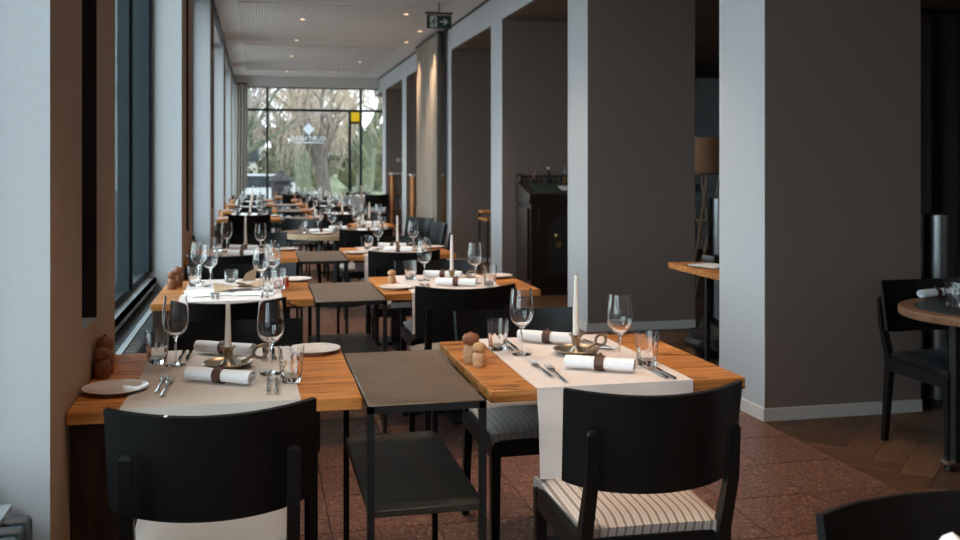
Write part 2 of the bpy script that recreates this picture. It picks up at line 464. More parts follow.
# pale doorway far in the side room
dr = struct('door_1')
link('door_leaf',BX('door_leaf','outdoor_grey',7.30,7.95,15.52,15.6,0,2.95),dr)
link('door_frame',MB().box(7.22,7.30,15.48,15.6,0,3.03).box(7.95,8.03,15.48,15.6,0,3.03).box(7.22,8.03,15.48,15.6,2.95,3.03).mesh('door_frame','dark_room'),dr)
link('door_handle',BX('door_handle','brushed_steel',7.35,7.38,15.45,15.52,0.98,1.12),dr)

# ---- left wall: pillars, windows, radiators
wl_ = struct('wall_left')
LP=[(-5.9,-4.8),(-1.62,-0.52),(2.68,3.84),(7.1,8.19),(11.25,12.3),(15.5,16.55),(19.75,20.8),(22.7,23.2)]
def lpillar(y0,y1):
    X0=-0.84; L=y1-y0
    s0,s1=y0+L*0.40,y0+L*0.64; zs=0.93
    m=MB()
    # solid sides with a tall recessed slot in the corridor face
    for a,b in ((y0,s0),(s1,y1)):
        m.box(X0,XL,a,b,0,ZC)
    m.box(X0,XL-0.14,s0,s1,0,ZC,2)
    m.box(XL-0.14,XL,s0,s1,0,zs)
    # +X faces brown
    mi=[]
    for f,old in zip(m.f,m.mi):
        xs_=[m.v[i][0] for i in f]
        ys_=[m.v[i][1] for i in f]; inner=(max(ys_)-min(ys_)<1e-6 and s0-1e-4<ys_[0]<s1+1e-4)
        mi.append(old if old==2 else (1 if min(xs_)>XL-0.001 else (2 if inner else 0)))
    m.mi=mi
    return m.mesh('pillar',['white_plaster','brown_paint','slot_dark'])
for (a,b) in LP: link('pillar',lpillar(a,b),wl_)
link('lintel',BX('lintel','white_plaster',-1.0,-0.56,YB,YE,3.32,ZC+0.05),wl_)
link('curtain_rail',BX('curtain_rail','rail_black',XL+0.001,XL+0.035,YB,YE-0.4,3.275,3.325),wl_)
link('parapet',BX('parapet','white_plaster',-1.0,-0.80,YB,YE,-0.1,0.60),wl_)

XG=-0.80
bays=[(LP[i][1],LP[i+1][0]) for i in range(len(LP)-1)]
for bi,(a,b) in enumerate(bays):
    wdw=struct('window_%d'%(bi+1)); L=b-a
    n=3 if L>2.6 else 2
    fr=MB()
    fr.box(XG-0.05,XG+0.05,a,b,0.60,0.70).box(XG-0.05,XG+0.05,a,b,3.24,3.32)
    for k in range(n+1):
        yy=a+L*k/n; y0=max(a,yy-0.045) if k else a; y1=min(b,yy+0.045) if k<n else b
        if k==0: y1=a+0.07
        if k==n: y0=b-0.07
        fr.box(XG-0.07,XG+0.07,y0,y1,0.70,3.24)
        fr.box(XG+0.07,XG+0.085,(y0+y1)/2-0.012,(y0+y1)/2+0.012,0.70,3.24)
    link('window_frame',fr.mesh('window_frame','frame_teal'),wdw)
    for k in range(n):
        link('pane',BX('pane','window_glass',XG-0.006,XG+0.006,a+L*k/n+0.05,a+L*(k+1)/n-0.05,0.70,3.24),wdw)
    link('window_sill',MB().box(-0.80,-0.69,a,b,0.625,0.655).box(-0.705,-0.69,a,b,0.60,0.655).mesh('window_sill','sill_grey'),wdw)
# radiators with separate fins
def fin_mesh(): return MB().bbox(-0.725,-0.542,-0.019,0.019,0.12,0.57,0.008,1).mesh('fin','radiator_teal')
finm=fin_mesh()
RAD=[('dark grey finned radiator beside the nearest white pillar',1.30,2.66),
     ('long finned radiator below the window behind the front-row left table',3.86,7.08),
     ('finned radiator below the window beside the third-row left table',8.21,11.23),
     ('finned radiator below the window beside the fourth-row left table',12.32,15.48)]
for lab,a,b in RAD:
    r=thing('radiator',lab,'radiator',(0,0,0),0,'radiators below the left windows')
    n=int((b-a)/0.072); 
    for k in range(n): link('fin',finm,r,(0,a+0.05+k*0.072,0))
    link('rail',BX('rail','rail_grey',-0.632,-0.604,a+0.005,b-0.005,0.565,0.578),r)
    link('base',BX('base','radiator_teal',-0.72,-0.55,a+0.01,b-0.01,0.0,0.12),r)

# ---- end window
ew=struct('window_end')
xw0,xw1=-0.50,3.6
fr=MB()
def vbar(x,z0,z1,wd=0.055): fr.box(x-wd/2,x+wd/2,YE-0.05,YE+0.05,z0,z1)
def hbar(x0,x1,z,wd=0.055): fr.box(x0,x1,YE-0.05,YE+0.05,z-wd/2,z+wd/2)
ZT=3.25
zt=2.725
for x in (-0.30,0.21,2.36): vbar(x,0,ZT)
vbar(2.10,0,zt)
vbar(3.15,0,ZT)
hbar(xw0,xw1,zt); hbar(xw0,xw1,0.05,0.1); hbar(xw0,xw1,ZT-0.01,0.03)
hbar(2.10,2.36,2.445)
link('window_frame',fr.mesh('window_frame','frame_teal'),ew)
def pane(x0,x1,z0,z1,m='dimming_glass',name='pane'): return link(name,BX(name,m,x0,x1,YE-0.008,YE+0.008,z0,z1),ew)  # default glass tint is added to dim the bright view outside
for x0,x1 in ((-0.27,0.18),(0.24,2.33),(2.39,3.12),(3.18,3.6)): pane(x0,x1,zt+.03,ZT-.03)
for x0,x1 in ((-0.27,0.18),(0.24,2.07),(2.39,3.12),(3.18,3.6)): pane(x0,x1,0.1,zt-.03)
pane(2.13,2.33,0.1,2.415); pane(2.13,2.33,2.475,zt-.03,'yellow_glass','yellow_pane')
# logo on the glass, seen from behind so it reads mirrored
lg=MB()
cx,cz,rd=1.15,2.29,0.14
lg.prism([(cx-rd,cz),(cx,cz-rd),(cx+rd,cz),(cx,cz+rd)],YE+0.009,YE+0.013,'y')
logo=link('logo_diamond',lg.mesh('logo_diamond','logo_white'),ew)
def text_mesh(txt,size,mirror,matname):
    c=bpy.data.curves.new('lettering','FONT'); c.body=txt; c.size=size; c.extrude=0.002; c.align_x='CENTER'; c.offset=size*0.010; c.space_character=1.12
    ob=bpy.data.objects.new('lettering',c); COL.objects.link(ob)
    bpy.context.view_layer.update()
    dg=bpy.context.evaluated_depsgraph_get()
    me=bpy.data.meshes.new_from_object(ob.evaluated_get(dg))
    bpy.data.objects.remove(ob)
    if mirror: me.transform(Matrix.Scale(-1,4,Vector((1,0,0)))); me.flip_normals()
    me.materials.clear(); me.materials.append(M[matname]); return me
me=text_mesh('GURTNERS',0.15,True,'logo_white')
me.transform(Matrix.Rotation(PI/2,4,'X'))
link('lettering',me,ew,(cx,YE+0.012,2.02))
link('lettering_line',BX('lettering_line','logo_white',cx-0.33,cx+0.33,YE+0.009,YE+0.013,1.965,1.985),ew)
wh=struct('wall_end', MB().box(-1.0,3.8,YE-0.15,YE+0.15,ZT,ZC+0.1).box(-0.84,-0.30,YE-0.25,YE+0.1,0,ZT).mesh('wall_end','ceiling_white'))
cu=thing('curtain','gathered beige curtain at the far left of the end window','curtain')
def fold(n,amp,x0,x1,y,z0,z1,axis='x',seed=0,th=0.006):
    rnd=random.Random(seed); ph=[rnd.uniform(0,6) for _ in range(4)]
    def fn(u,v):
        s=math.sin(u*n*2*PI+ph[0])*amp+math.sin(u*n*4.3*PI+ph[1])*amp*0.3
        s*=0.75+0.25*v
        a=x0+(x1-x0)*u+math.sin(v*3+ph[2])*0.008
        return (a,y+s,z0+(z1-z0)*(1-v)) if axis=='x' else (y+s,a,z0+(z1-z0)*(1-v))
    m=MB(); m.sheet(fn,max(24,int(n*12)),10,th); return m
link('cloth',fold(4,0.03,-0.50,-0.24,YE-0.32,0.03,3.28,seed=3).mesh('cloth','curtain_cloth'),cu)
link('heading',BX('heading','rail_black',-0.50,-0.24,YE-0.34,YE-0.30,3.28,3.31),cu)
# ---- curtain on the right wall
cu=thing('curtain','floor-length taupe curtain against the right wall under warm downlights','curtain')
link('cloth',fold(7,0.055,14.30,16.2,2.64,0.03,3.41,'y',5).mesh('cloth','curtain_cloth'),cu)
link('curtain_track',BX('curtain_track','rail_black',2.60,2.68,14.25,16.3,3.41,3.44),cu)
cu=thing('curtain','dark brown curtain in the side room at the right edge','curtain')
link('cloth',fold(9,0.05,5.1,8.3,9.2,0.03,3.08,'x',8).mesh('cloth','curtain_dark'),cu)
link('curtain_track',BX('curtain_track','rail_black',5.1,8.3,9.16,9.24,3.08,3.12),cu)

# ---- recessed downlights
def spot(parent,loc,energy,col=(1,0.70,0.46),ang=80,target=None):
    ld=bpy.data.lights.new('downlight_lamp','SPOT'); ld.energy=energy; ld.color=col; ld.spot_size=math.radians(ang); ld.spot_blend=1.0; ld.shadow_soft_size=0.03
    o=bpy.data.objects.new('downlight_lamp',ld); COL.objects.link(o); o.parent=parent; o.location=loc
    return o
dl_ring=MB().lathe([(0.052,0.0),(0.062,-0.006),(0.05,-0.004),(0.038,0.02),(0.036,0.02)],20).mesh('ring','ceiling_white')
dl_lamp=MB().lathe([(0.0,-0.005),(0.02,-0.004),(0.028,0.0)],16).mesh('lamp','lamp_glow')
LEFTX=0.61
DL=[(0.61,13.8,'left row, nearest in view'),(0.61,16.12,'left row, second in view'),(0.61,18.48,'left row, third in view'),(0.61,21.42,'left row, closest to the end window'),
    (1.95,13.03,'beside the green exit sign'),(2.40,14.62,'right above the taupe curtain'),(2.39,15.97,'behind the taupe curtain top'),(1.96,19.25,'right row, beyond the taupe curtain'),
    (1.6,21.42,'right row, closest to the end window')]
DL+= [(0.61,y,None) for y in (11.4,9.1,6.8,4.5,2.2,-0.1)]+[(1.95,y,None) for y in (10.6,8.2,5.8,3.4,1.0)]
for i,(x,y,d) in enumerate(DL):
    lab='recessed ceiling downlight, '+d if d else 'recessed ceiling downlight above the frame, %s row, %s towards the camera'%('left' if x<1 else 'right',('first','second','third','fourth','fifth','sixth')[(i-9)%6 if x<1 else i-15])
    t=thing('downlight',lab,'downlight',(x,y,ZC-0.013),0,'recessed ceiling downlights' if d else 'ceiling downlights above the near tables')
    link('ring',dl_ring,t); link('lamp',dl_lamp,t)
    spot(t,(0,0,-0.05),270 if d and 'curtain' in d and x>2.3 else 150,ang=74)
sd=thing('smoke_detector','small round smoke detector on the far ceiling','detector',(1.59,19.9,ZC-0.012))
link('housing',MB().lathe([(0.055,0),(0.055,-0.02),(0.03,-0.045),(0.0,-0.045)],16).mesh('housing','ceramic'),sd)
link('grille',MB().lathe([(0.036,-0.03),(0.04,-0.034),(0.034,-0.042)],16).mesh('grille','metal_black'),sd)

# ---- exit sign
ex=thing('exit_sign','green emergency exit sign with running figure and right arrow','sign',(2.21,12.0,3.15))
link('panel',BX('panel','sign_green',-0.155,0.155,-0.015,0.015,0,0.165),ex)
link('mount_plate',MB().box(-0.17,0.17,-0.03,0.03,0.18,0.20).box(-0.006,0.006,-0.006,0.006,0.2,0.33).box(-0.12,-0.11,-0.006,0.006,0.165,0.18).box(0.11,0.12,-0.006,0.006,0.165,0.18).mesh('mount_plate','metal_black'),ex)
a=MB().prism([(0.01,0.074),(0.075,0.074),(0.05,0.045),(0.068,0.045),(0.112,0.083),(0.068,0.121),(0.05,0.121),(0.075,0.092),(0.01,0.092)],-0.018,-0.015)
link('arrow',a.mesh('arrow','sign_white'),ex)
dm=MB().prism([(-0.118,0.015),(-0.03,0.015),(-0.03,0.15),(-0.118,0.15)],-0.0175,-0.015)
dwy=link('doorway',dm.mesh('doorway','sign_white'),ex)
rm=MB()
for pl,r in (([(-0.06,0.112),(-0.075,0.078)],0.009),([(-0.075,0.078),(-0.058,0.055),(-0.07,0.03)],0.006),([(-0.078,0.078),(-0.098,0.058),(-0.115,0.05)],0.006),([(-0.062,0.108),(-0.042,0.088),(-0.03,0.095)],0.0045),([(-0.065,0.108),(-0.09,0.10),(-0.1,0.082)],0.0045)):
    for p,q in zip(pl[:-1],pl[1:]):
        d=Vector((q[0]-p[0],q[1]-p[1])).normalized()*r*0.6; nrm=Vector((-d.y,d.x)).normalized()*r
        rm.prism([(p[0]-d.x+nrm.x,p[1]-d.y+nrm.y),(p[0]-d.x-nrm.x,p[1]-d.y-nrm.y),(q[0]+d.x-nrm.x,q[1]+d.y-nrm.y),(q[0]+d.x+nrm.x,q[1]+d.y+nrm.y)],-0.021,-0.0175)
rm.prism([(-0.052+0.011*math.cos(k*PI/5),0.130+0.011*math.sin(k*PI/5)) for k in range(10)],-0.021,-0.0175)
link('running_figure',rm.mesh('running_figure','sign_green'),dwy)

# ================================================================== FURNITURE KINDS
TOPZ=0.75
def chair(loc,rz,label,group='black dining chairs',fabric='taupe_fabric',cat='chair'):
    t=thing('dining_chair',label,cat,loc,rz,group)
    def back():
        def fn(u,v):
            x=(u-0.5)*2; hw=0.248-0.008*v
            zt=0.842-0.012*(1-x*x); zb=0.575-0.010*(1-x*x)+0.012*abs(x)**6
            yy=-0.335+0.085*x*x+0.055*v*0.75
            return (x*hw,yy,zt+(zb-zt)*v)
        return MB().sheet(fn,20,8,0.014).mesh('backrest','chair_black')
    link('backrest',cached('back',back),t)
    for s in (-1,1):
        def leg():
            m=MB(); P=[(0.196*s,-0.322,0.744),(0.196*s,-0.321,0.734),(0.196*s,-0.305,0.60),(0.196*s,-0.250,0.45),(0.196*s,-0.245,0.40),(0.198*s,-0.285,0.0)]
            W_=[(0.018,0.010),(0.031,0.018),(0.032,0.028),(0.033,0.042),(0.033,0.044),(0.027,0.028)]
            m.add([(p[0]+a*wx/2,p[1]+b*wy/2-0.010,p[2]) for p,(wx,wy) in zip(P,W_) for a,b in ((-1,-1),(1,-1),(1,1),(-1,1))],
                  [(0,1,2,3),(23,22,21,20)]+[(4*j+i,4*j+4+i,4*j+4+(i+1)%4,4*j+(i+1)%4) for j in range(5) for i in range(4)])
            return m.mesh('rear_leg','chair_black')
        link('rear_leg',cached(('rl',s),leg),t)
        link('front_leg',cached(('fl',s),lambda: MB().beam((0.20*s,0.19,0),(0.20*s,0.19,0.43),0.027,0.027,0.037,0.037).mesh('front_leg','chair_black')),t)
    link('seat_frame',cached('sf',lambda: MB().box(-0.20,0.20,0.175,0.205,0.375,0.435).box(-0.19,0.19,-0.255,-0.23,0.375,0.435).box(-0.216,-0.19,-0.25,0.19,0.375,0.435).box(0.19,0.216,-0.25,0.19,0.375,0.435).mesh('seat_frame','chair_black')),t)
    def seat():
        def fn(u,v):
            x=(u-0.5)*2; y=(v-0.5)*2
            hw=0.218-0.016*(1-v)
            e=max(0,(abs(x)**8+abs(y)**8)); z=0.483-0.022*min(1,e)+0.004*(1-x*x)
            return (x*hw,-0.025+y*0.235,z)
        return MB().sheet(fn,22,14,0.045).mesh('seat',fabric)
    link('seat',cached(('seat',fabric),seat),t)
    return t

def planks(parent,x0,x1,y0,y1,z,th,n,name='plank',seed=0):
    rnd=random.Random(seed)
    w_=[rnd.uniform(0.8,1.2) for _ in range(n)]; sm=sum(w_); y=y0
    for k in range(n):
        d=(y1-y0)*w_[k]/sum(w_)
        link(name,MB().bbox(x0+rnd.uniform(0,0.003),x1-rnd.uniform(0,0.003),y+0.0006,y+d-0.0006,z-th,z-rnd.uniform(0,0.0008),0.0025,1).mesh(name,'oak'),parent)
        y+=d
def table(label,x0,x1,y0,y1,base='panel',seed=0,group='oak dining tables'):
    cx,cy=(x0+x1)/2,(y0+y1)/2
    t=thing('dining_table',label,'table',(cx,cy,0),0,group)
    hx,hy=(x1-x0)/2,(y1-y0)/2
    planks(t,-hx,hx,-hy,hy,TOPZ,0.037,5,seed=seed)
    link('top_frame',BX('top_frame','steel_base',-hx+0.06,hx-0.06,-hy+0.10,hy-0.10,TOPZ-0.06,TOPZ-0.0375),t)
    if base=='panel':
        for sy in (-1,1):
            link('end_panel',MB().prism([(-hx+0.003,TOPZ-0.0375),(-hx+0.003,0.0),(-hx+0.20,0.0),(-hx+0.155,TOPZ-0.0375)],sy*(hy-0.10)-0.02,sy*(hy-0.10)+0.02).mesh('end_panel','walnut'),t)
            link('leg',MB().beam((hx-0.13,sy*(hy-0.22),0),(hx-0.13,sy*(hy-0.22),TOPZ-0.06),0.022,0.022).mesh('leg','metal_black'),t)
    else:
        link('column',BX('column','steel_base',-0.04,0.04,-0.04,0.04,0.02,TOPZ-0.06),t)
        link('foot',MB().box(-0.28,0.28,-0.035,0.035,0,0.02).box(-0.035,0.035,-0.28,0.28,0,0.0199).mesh('foot','steel_base'),t)
    return t

def console(label,x0,x1,y0,y1):
    t=thing('console_table',label,'side table',((x0+x1)/2,(y0+y1)/2,0),0,'low metal side tables between the dining tables')
    hx,hy=(x1-x0)/2,(y1-y0)/2; zt=0.75; zs=0.45
    link('top',MB().bbox(-hx+0.004,hx-0.004,-hy+0.004,hy-0.004,zt-0.012,zt,0.002,1).mesh('top','patina_top'),t)
    link('top_frame',MB().box(-hx,hx,-hy,-hy+0.02,zt-0.023,zt-0.002).box(-hx,hx,hy-0.02,hy,zt-0.023,zt-0.002).box(-hx,-hx+0.02,-hy,hy,zt-0.0228,zt-0.0022).box(hx-0.02,hx,-hy,hy,zt-0.0228,zt-0.0022).mesh('top_frame','metal_black'),t)
    link('shelf',MB().bbox(-hx+0.004,hx-0.004,-hy+0.004,hy-0.004,zs-0.02,zs,0.002,1).mesh('shelf','shelf_metal'),t)
    for sx in (-1,1):
        for sy in (-1,1): link('leg',cached('cleg',lambda: MB().box(-0.01,0.01,-0.01,0.01,0,0.727).mesh('leg','metal_black')),t,(sx*(hx-0.01),sy*(hy-0.01),0))
    return t

def runner(label,x0,x1,y0,y1,front=0.225,back=0.2,m='linen',seed=0):
    rnd=random.Random(seed); ph=[rnd.uniform(0,6) for _ in range(5)]
    z=TOPZ+0.0035; yc=(y0+y1)/2; e=0.006; N1,N2,N3=12,44,10; NV=N1+N2+N3
    def fn(u,v):
        k=v*NV
        wob=0.004*math.sin(v*7+ph[0]); x=x0+(x1-x0)*u+wob*(u-0.5)*2
        rp=0.0012*math.sin(u*9+ph[1]+v*4)*math.sin(v*11+ph[2])
        if k<N1-1e-6:
            d=front*(1-k/N1); q=min(1,d/0.1)
            return (x+0.01*d*math.sin(ph[3]),y0-e-q*(0.006+0.006*math.sin(u*11+ph[1]))-0.01*q*q-yc, z-d)
        if k<N1+N2+1e-6:
            f=(k-N1)/N2; edge=min(1,min(f,1-f)*8)
            return (x,y0-e+(y1-y0+2*e)*f-yc,z+abs(rp)*edge)
        d=back*(k-N1-N2)/N3; return (x,y1+e+0.01*min(1,d/0.1)-yc,z-d)
    me=MB().sheet(fn,24,NV,0.002).mesh('table_runner',m)
    o=link('table_runner',me,None,(0,yc,0)); return tag(o,label,'table runner','linen table runners')

# ---------------- tableware
def wine_glass_mesh():
    pr=[(0.0,0.0),(0.034,0.0),(0.0355,0.0015),(0.030,0.0030),(0.012,0.006),(0.0048,0.012),(0.0035,0.03),(0.0034,0.07),(0.0042,0.088),(0.010,0.096),(0.026,0.108),(0.0385,0.124),(0.0442,0.145),(0.0446,0.158),(0.0430,0.180),(0.0398,0.208),(0.0365,0.2345),
        (0.0354,0.2345),(0.0387,0.208),(0.0419,0.180),(0.0435,0.158),(0.0431,0.145),(0.0375,0.1255),(0.025,0.1105),(0.010,0.100),(0.0,0.098)]
    return MB().lathe(pr,32).mesh('wine_glass','clear_glass')
def tumbler_mesh():
    n=60
    pr=[(0.0,0.0),(0.0295,0.0),(0.0325,0.003),(0.0345,0.03),(0.0362,0.052),(0.0368,0.060),(0.0378,0.066),(0.0412,0.110),(0.0396,0.110),(0.0362,0.066),(0.0335,0.055),(0.0310,0.045),(0.0280,0.020),(0.022,0.014),(0.0,0.013)]
    def rmod(i,j):
        c=abs(math.cos(5*2*PI*i/n))
        if 2<=j<=4: return 1.0-0.075*c*c
        if j==5: return 1.0-0.035*c*c
        return 1
    return MB().lathe(pr,n,rmod=rmod).mesh('tumbler','clear_glass')
def plate_mesh():
    pr=[(0.0,0.004),(0.05,0.004),(0.052,0.0),(0.06,0.0),(0.066,0.006),(0.094,0.0135),(0.0965,0.0145),(0.0955,0.0165),(0.064,0.0105),(0.054,0.0075),(0.0,0.0075)]
    return MB().lathe(pr,40).mesh('plate','ceramic')
def fork_mesh():
    m=MB(); z=0.0035
    m.tube([(0,-0.10,z),(0,-0.05,z+.001),(0,0.02,z+.004),(0,0.045,z+.003)],[0.0062,0.0050,0.0030,0.004],8,flat=0.45)
    m.tube([(0,0.04,z+.003),(0,0.055,z+.001),(0,0.065,z+.002)],[0.005,0.0105,0.0115],8,flat=0.2)
    for k in range(4):
        x=-0.0093+k*0.0062; m.tube([(x,0.060,z+.002),(x,0.085,z+.003),(x*0.95,0.108,z+.007)],[0.0019,0.0017,0.001],6)
    m.v=[(x*1.15,y*1.14,z) for x,y,z in m.v]
    return m.mesh('fork','cutlery_steel')
def knife_mesh():
    m=MB(); z=0.004
    m.tube([(0,-0.11,z),(0,-0.06,z),(0,-0.012,z)],[0.0068,0.0062,0.0048],8,flat=0.55)
    m.prism([(-0.004,-0.015),(0.0045,-0.015),(0.0085,0.02),(0.0085,0.075),(0.004,0.105),(-0.001,0.112),(-0.004,0.10)],z-0.001,z+0.001,'z')
    return m.mesh('knife','cutlery_steel')
def spoon_mesh():
    m=MB(); z=0.0035
    m.tube([(0,-0.10,z),(0,-0.03,z+.002),(0,0.045,z+.003),(0,0.055,z+.002),(0,0.075,z+.0005),(0,0.095,z+.001),(0,0.108,z+.003)],[0.006,0.0042,0.0028,0.009,0.019,0.017,0.004],10,flat=0.22)
    return m.mesh('spoon','cutlery_steel')
def mill_mesh(h,top_m):
    s=h/0.107
    r=s**0.5*1.12; k=1.12 if top_m else 1.0
    body=MB().lathe([(0.0,0.0),(0.0205*r,0.0),(0.0222*r,0.003*s),(0.0238*r,0.020*s),(0.0240*r,0.036*s),(0.0228*r,0.050*s),(0.0190*r,0.059*s),(0.0150*r,0.063*s),(0.0,0.063*s)],24)
    head=MB().lathe([(0.0,0.063*s),(0.0150*r,0.063*s),(0.0200*r*k,0.068*s),(0.0235*r*k,0.078*s),(0.0232*r*k,0.089*s),(0.0180*r*k,0.099*s),(0.0080*r,0.1035*s),(0.0,0.104*s)],24)
    knob=MB().lathe([(0.0,0.104*s),(0.004*r,0.104*s),(0.0045*r,0.107*s),(0.0,0.109*s)],12)
    return body,head,knob
def napkin_mesh():
    def fn(u,v):
        a=u*2*PI*2.6; r=0.0085+0.013*min(1,u*1.25)
        y=(v-0.5)*0.225
        r*=1+0.05*math.sin(v*9+1)*0.5
        return (r*math.cos(a)*1.12,y+0.004*math.sin(a*0.5+1)*(1 if v>0.5 else -1),0.0235+r*math.sin(a)*0.92+0.0)
    m=MB().sheet(fn,66,10,0.0012)
    return m.mesh('cloth','napkin_white')
def ring_mesh():
    pr=[(0.0245,-0.0155),(0.0258,-0.0155),(0.0262,0.0),(0.0258,0.0155),(0.0245,0.0155)]
    m=MB().lathe(pr,24,close=True)
    m.v=[(x*1.06,z,0.0245+y*0.93) for x,y,z in m.v]
    m.tube([(0.004,-0.006,0.047),(0.008,0.0,0.053),(0.002,0.006,0.048)],[0.004,0.0055,0.003],6)
    return m.mesh('leather_ring','leather')
def stick_parts():
    sauc=MB().lathe([(0.0,0.004),(0.06,0.004),(0.078,0.012),(0.083,0.018),(0.081,0.020),(0.075,0.0155),(0.058,0.0085),(0.0,0.0085)],36).mesh('saucer','pewter')
    stem=MB().lathe([(0.0,0.008),(0.026,0.0085),(0.021,0.016),(0.0135,0.024),(0.0125,0.034),(0.0165,0.042),(0.0155,0.052),(0.020,0.062),(0.026,0.067),(0.0265,0.070),(0.017,0.070),(0.0125,0.066),(0.0,0.050)],28).mesh('socket','pewter')
    m=MB()
    pts=[(0.070+0.0,0,0.013),(0.095,0,0.020)]
    m.tube([(0.055,0,0.010),(0.080,0,0.018),(0.098,0,0.028)],[0.008,0.007,0.006],8)
    m.tube([(0.125+0.027*math.cos(a),0,0.035+0.020*math.sin(a)) for a in [PI+2*PI*k/20 for k in range(21)]],[0.0055]*21,8,cap=False)
    m.tube([(0.112,0,0.053),(0.135,0,0.058),(0.165,0,0.052)],[0.006,0.006,0.003],8)
    return sauc,stem,m.mesh('handle','pewter')
WG=wine_glass_mesh(); TU=tumbler_mesh(); PLM=plate_mesh(); FK=fork_mesh(); KN=knife_mesh(); SP=spoon_mesh()
NAP=napkin_mesh(); RNG=ring_mesh(); SA,ST,HA=stick_parts()
ZR=TOPZ+0.0058   # on the runner
ZW=TOPZ+0.0006   # on bare wood
G={'glass':'wine glasses on the tables','tum':'water tumblers on the tables','plate':'side plates','cut':'cutlery','nap':'rolled napkins','stick':'chamber candlesticks','candle':'taper candles','mill':'wooden pepper and salt mills'}
def one(name,me,label,cat,loc,rz,g): return tag(link(name,me,None,loc,rz),label,cat,g)
def glass(x,y,lab,z=ZR): return one('wine_glass',WG,lab,'wine glass',(x,y,z),random.uniform(0,6),G['glass'])
def tumbler(x,y,lab,z=ZR): return one('tumbler',TU,lab,'tumbler',(x,y,z),random.uniform(0,6),G['tum'])
def plate(x,y,lab,z=ZW): return one('side_plate',PLM,lab,'plate',(x,y,z),0,G['plate'])
def fork(x,y,rz,lab,z=ZR): return one('fork',FK,lab,'fork',(x,y,z),rz,G['cut'])
def knife(x,y,rz,lab,z=ZR): return one('knife',KN,lab,'knife',(x,y,z),rz,G['cut'])
def spoon(x,y,rz,lab,z=ZR): return one('spoon',SP,lab,'spoon',(x,y,z),rz,G['cut'])
def napkin(x,y,rz,lab,z=ZR):
    t=thing('rolled_napkin',lab,'napkin',(x,y,z),rz,G['nap']); link('cloth',NAP,t); link('leather_ring',RNG,t); return t
def stick(x,y,rz,lab,z=ZR):
    t=thing('candlestick',lab,'candlestick',(x,y,z),rz,G['stick']); link('saucer',SA,t); link('socket',ST,t); link('handle',HA,t); return t
def candle(x,y,h,lab,z=ZR):
    z=z+0.0505
    def cm(): return MB().lathe([(0.0,0.0),(0.0115,0.0),(0.0112,0.03),(0.0075,h-0.012),(0.0065,h-0.004),(0.003,h),(0.0,h)],18).mesh('wax','candle_wax')
    t=thing('taper_candle',lab,'candle',(x,y,z),0,G['candle'])
    link('wax',cached(('wax',h),cm),t)
    link('wick',cached('wick',lambda: MB().tube([(0,0,0),(0.0005,0,0.005),(0.002,0,0.009)],0.0009,6).mesh('wick','wick')),t,(0,0,h-0.001)); return t
def mill(x,y,lab,h=0.107,m='mill_dark',z=ZW,mtop=None):
    t=thing('spice_mill',lab,'mill',(x,y,z),random.uniform(0,6),G['mill'])
    def mk():
        b,hd,k=mill_mesh(h,mtop); return b.mesh('body',m),hd.mesh('head',mtop or m),k.mesh('knob',mtop or m)
    b,hd,k=cached(('mill',h,m,mtop),mk); link('body',b,t); link('head',hd,t); link('knob',k,t); return t

def standard_setting(tn,cx,y0,y1,plates=True,ch=0.22,mills='both',cutlery=True,lx=-0.37):
    """two place settings facing each other; tn is the table phrase used in labels"""
    for near in (1,-1):
        w_='near' if near==1 else 'far'
        ey=y0 if near==1 else y1
        P=lambda a,b: (cx+near*a, ey+near*b)
        rz=0 if near==1 else PI
        glass(*P(0.13,0.30),'stemmed wine glass at the %s place of the %s'%(w_,tn))
        tumbler(*P(0.20,0.225),'faceted water tumbler at the %s place of the %s'%(w_,tn))
        napkin(*P(0.0,0.205),rz+PI/2-0.42,'white rolled napkin at the %s place of the %s'%(w_,tn))
        if plates: plate(*P(-0.335,0.20),'white side plate at the %s place of the %s'%(w_,tn))
        if cutlery:
            fork(*P(-0.185,0.20),rz,'outer fork at the %s place of the %s'%(w_,tn))
            fork(*P(-0.16,0.17),rz-0.05,'inner fork at the %s place of the %s'%(w_,tn))
            knife(*P(0.165,0.125),rz,'inner knife at the %s place of the %s'%(w_,tn))
            knife(*P(0.19,0.115),rz,'outer knife at the %s place of the %s'%(w_,tn))
    cy=(y0+y1)/2
    stick(cx+0.015,cy,0.25,'pewter chamber candlestick in the middle of the %s'%tn)
    candle(cx+0.015,cy,ch,'tall white candle standing on the %s'%tn)
    if mills in ('both','light'): mill(cx+lx+0.03,cy-0.03,'pale small wooden salt mill on the %s'%tn,0.088,'mill_light')
    if mills in ('both','dark'): mill(cx+lx,cy+0.05,'dark wooden pepper mill on the %s'%tn,0.107,'mill_dark')

# ================================================================== FRONT ROW
TL='front-row left table'; TR='front-row right table'
table('oak table against the brown pillar in the front row',-0.518,0.3015,2.872,3.722,'panel',1)
table('oak table in the front row beside the aisle on the right',0.682,1.530,2.862,3.71,'col',2)
console('metal side table with lower shelf between the two front tables',0.302,0.648,2.757,3.562)
runner('grey linen runner draped over the front-row left table',-0.372,0.118,2.872,3.722,0.22,0.2,'linen_grey',1)
runner('pale linen runner hanging over the front-row right table',0.832,1.340,2.862,3.71,0.275,0.2,'linen',2)
c=chair((-0.110,2.765,0),0.0,'black chair with chipped top edge at the near side of the front-row left table',fabric='grey_fabric')
link('chip',MB().lathe([(0,0),(0.0055,0.0005),(0.004,0.003),(0,0.0035)],10).mesh('chip','ceramic'),c,(-0.105,-0.325,0.830))
chair((1.050,2.715,0),-0.03,'black chair with striped seat at the near side of the front-row right table',fabric='stripe_fabric')
chair((-0.085,3.58,0),PI,'black chair at the far side of the front-row left table')
chair((1.035,3.63,0),PI+0.02,'black chair at the far side of the front-row right table')

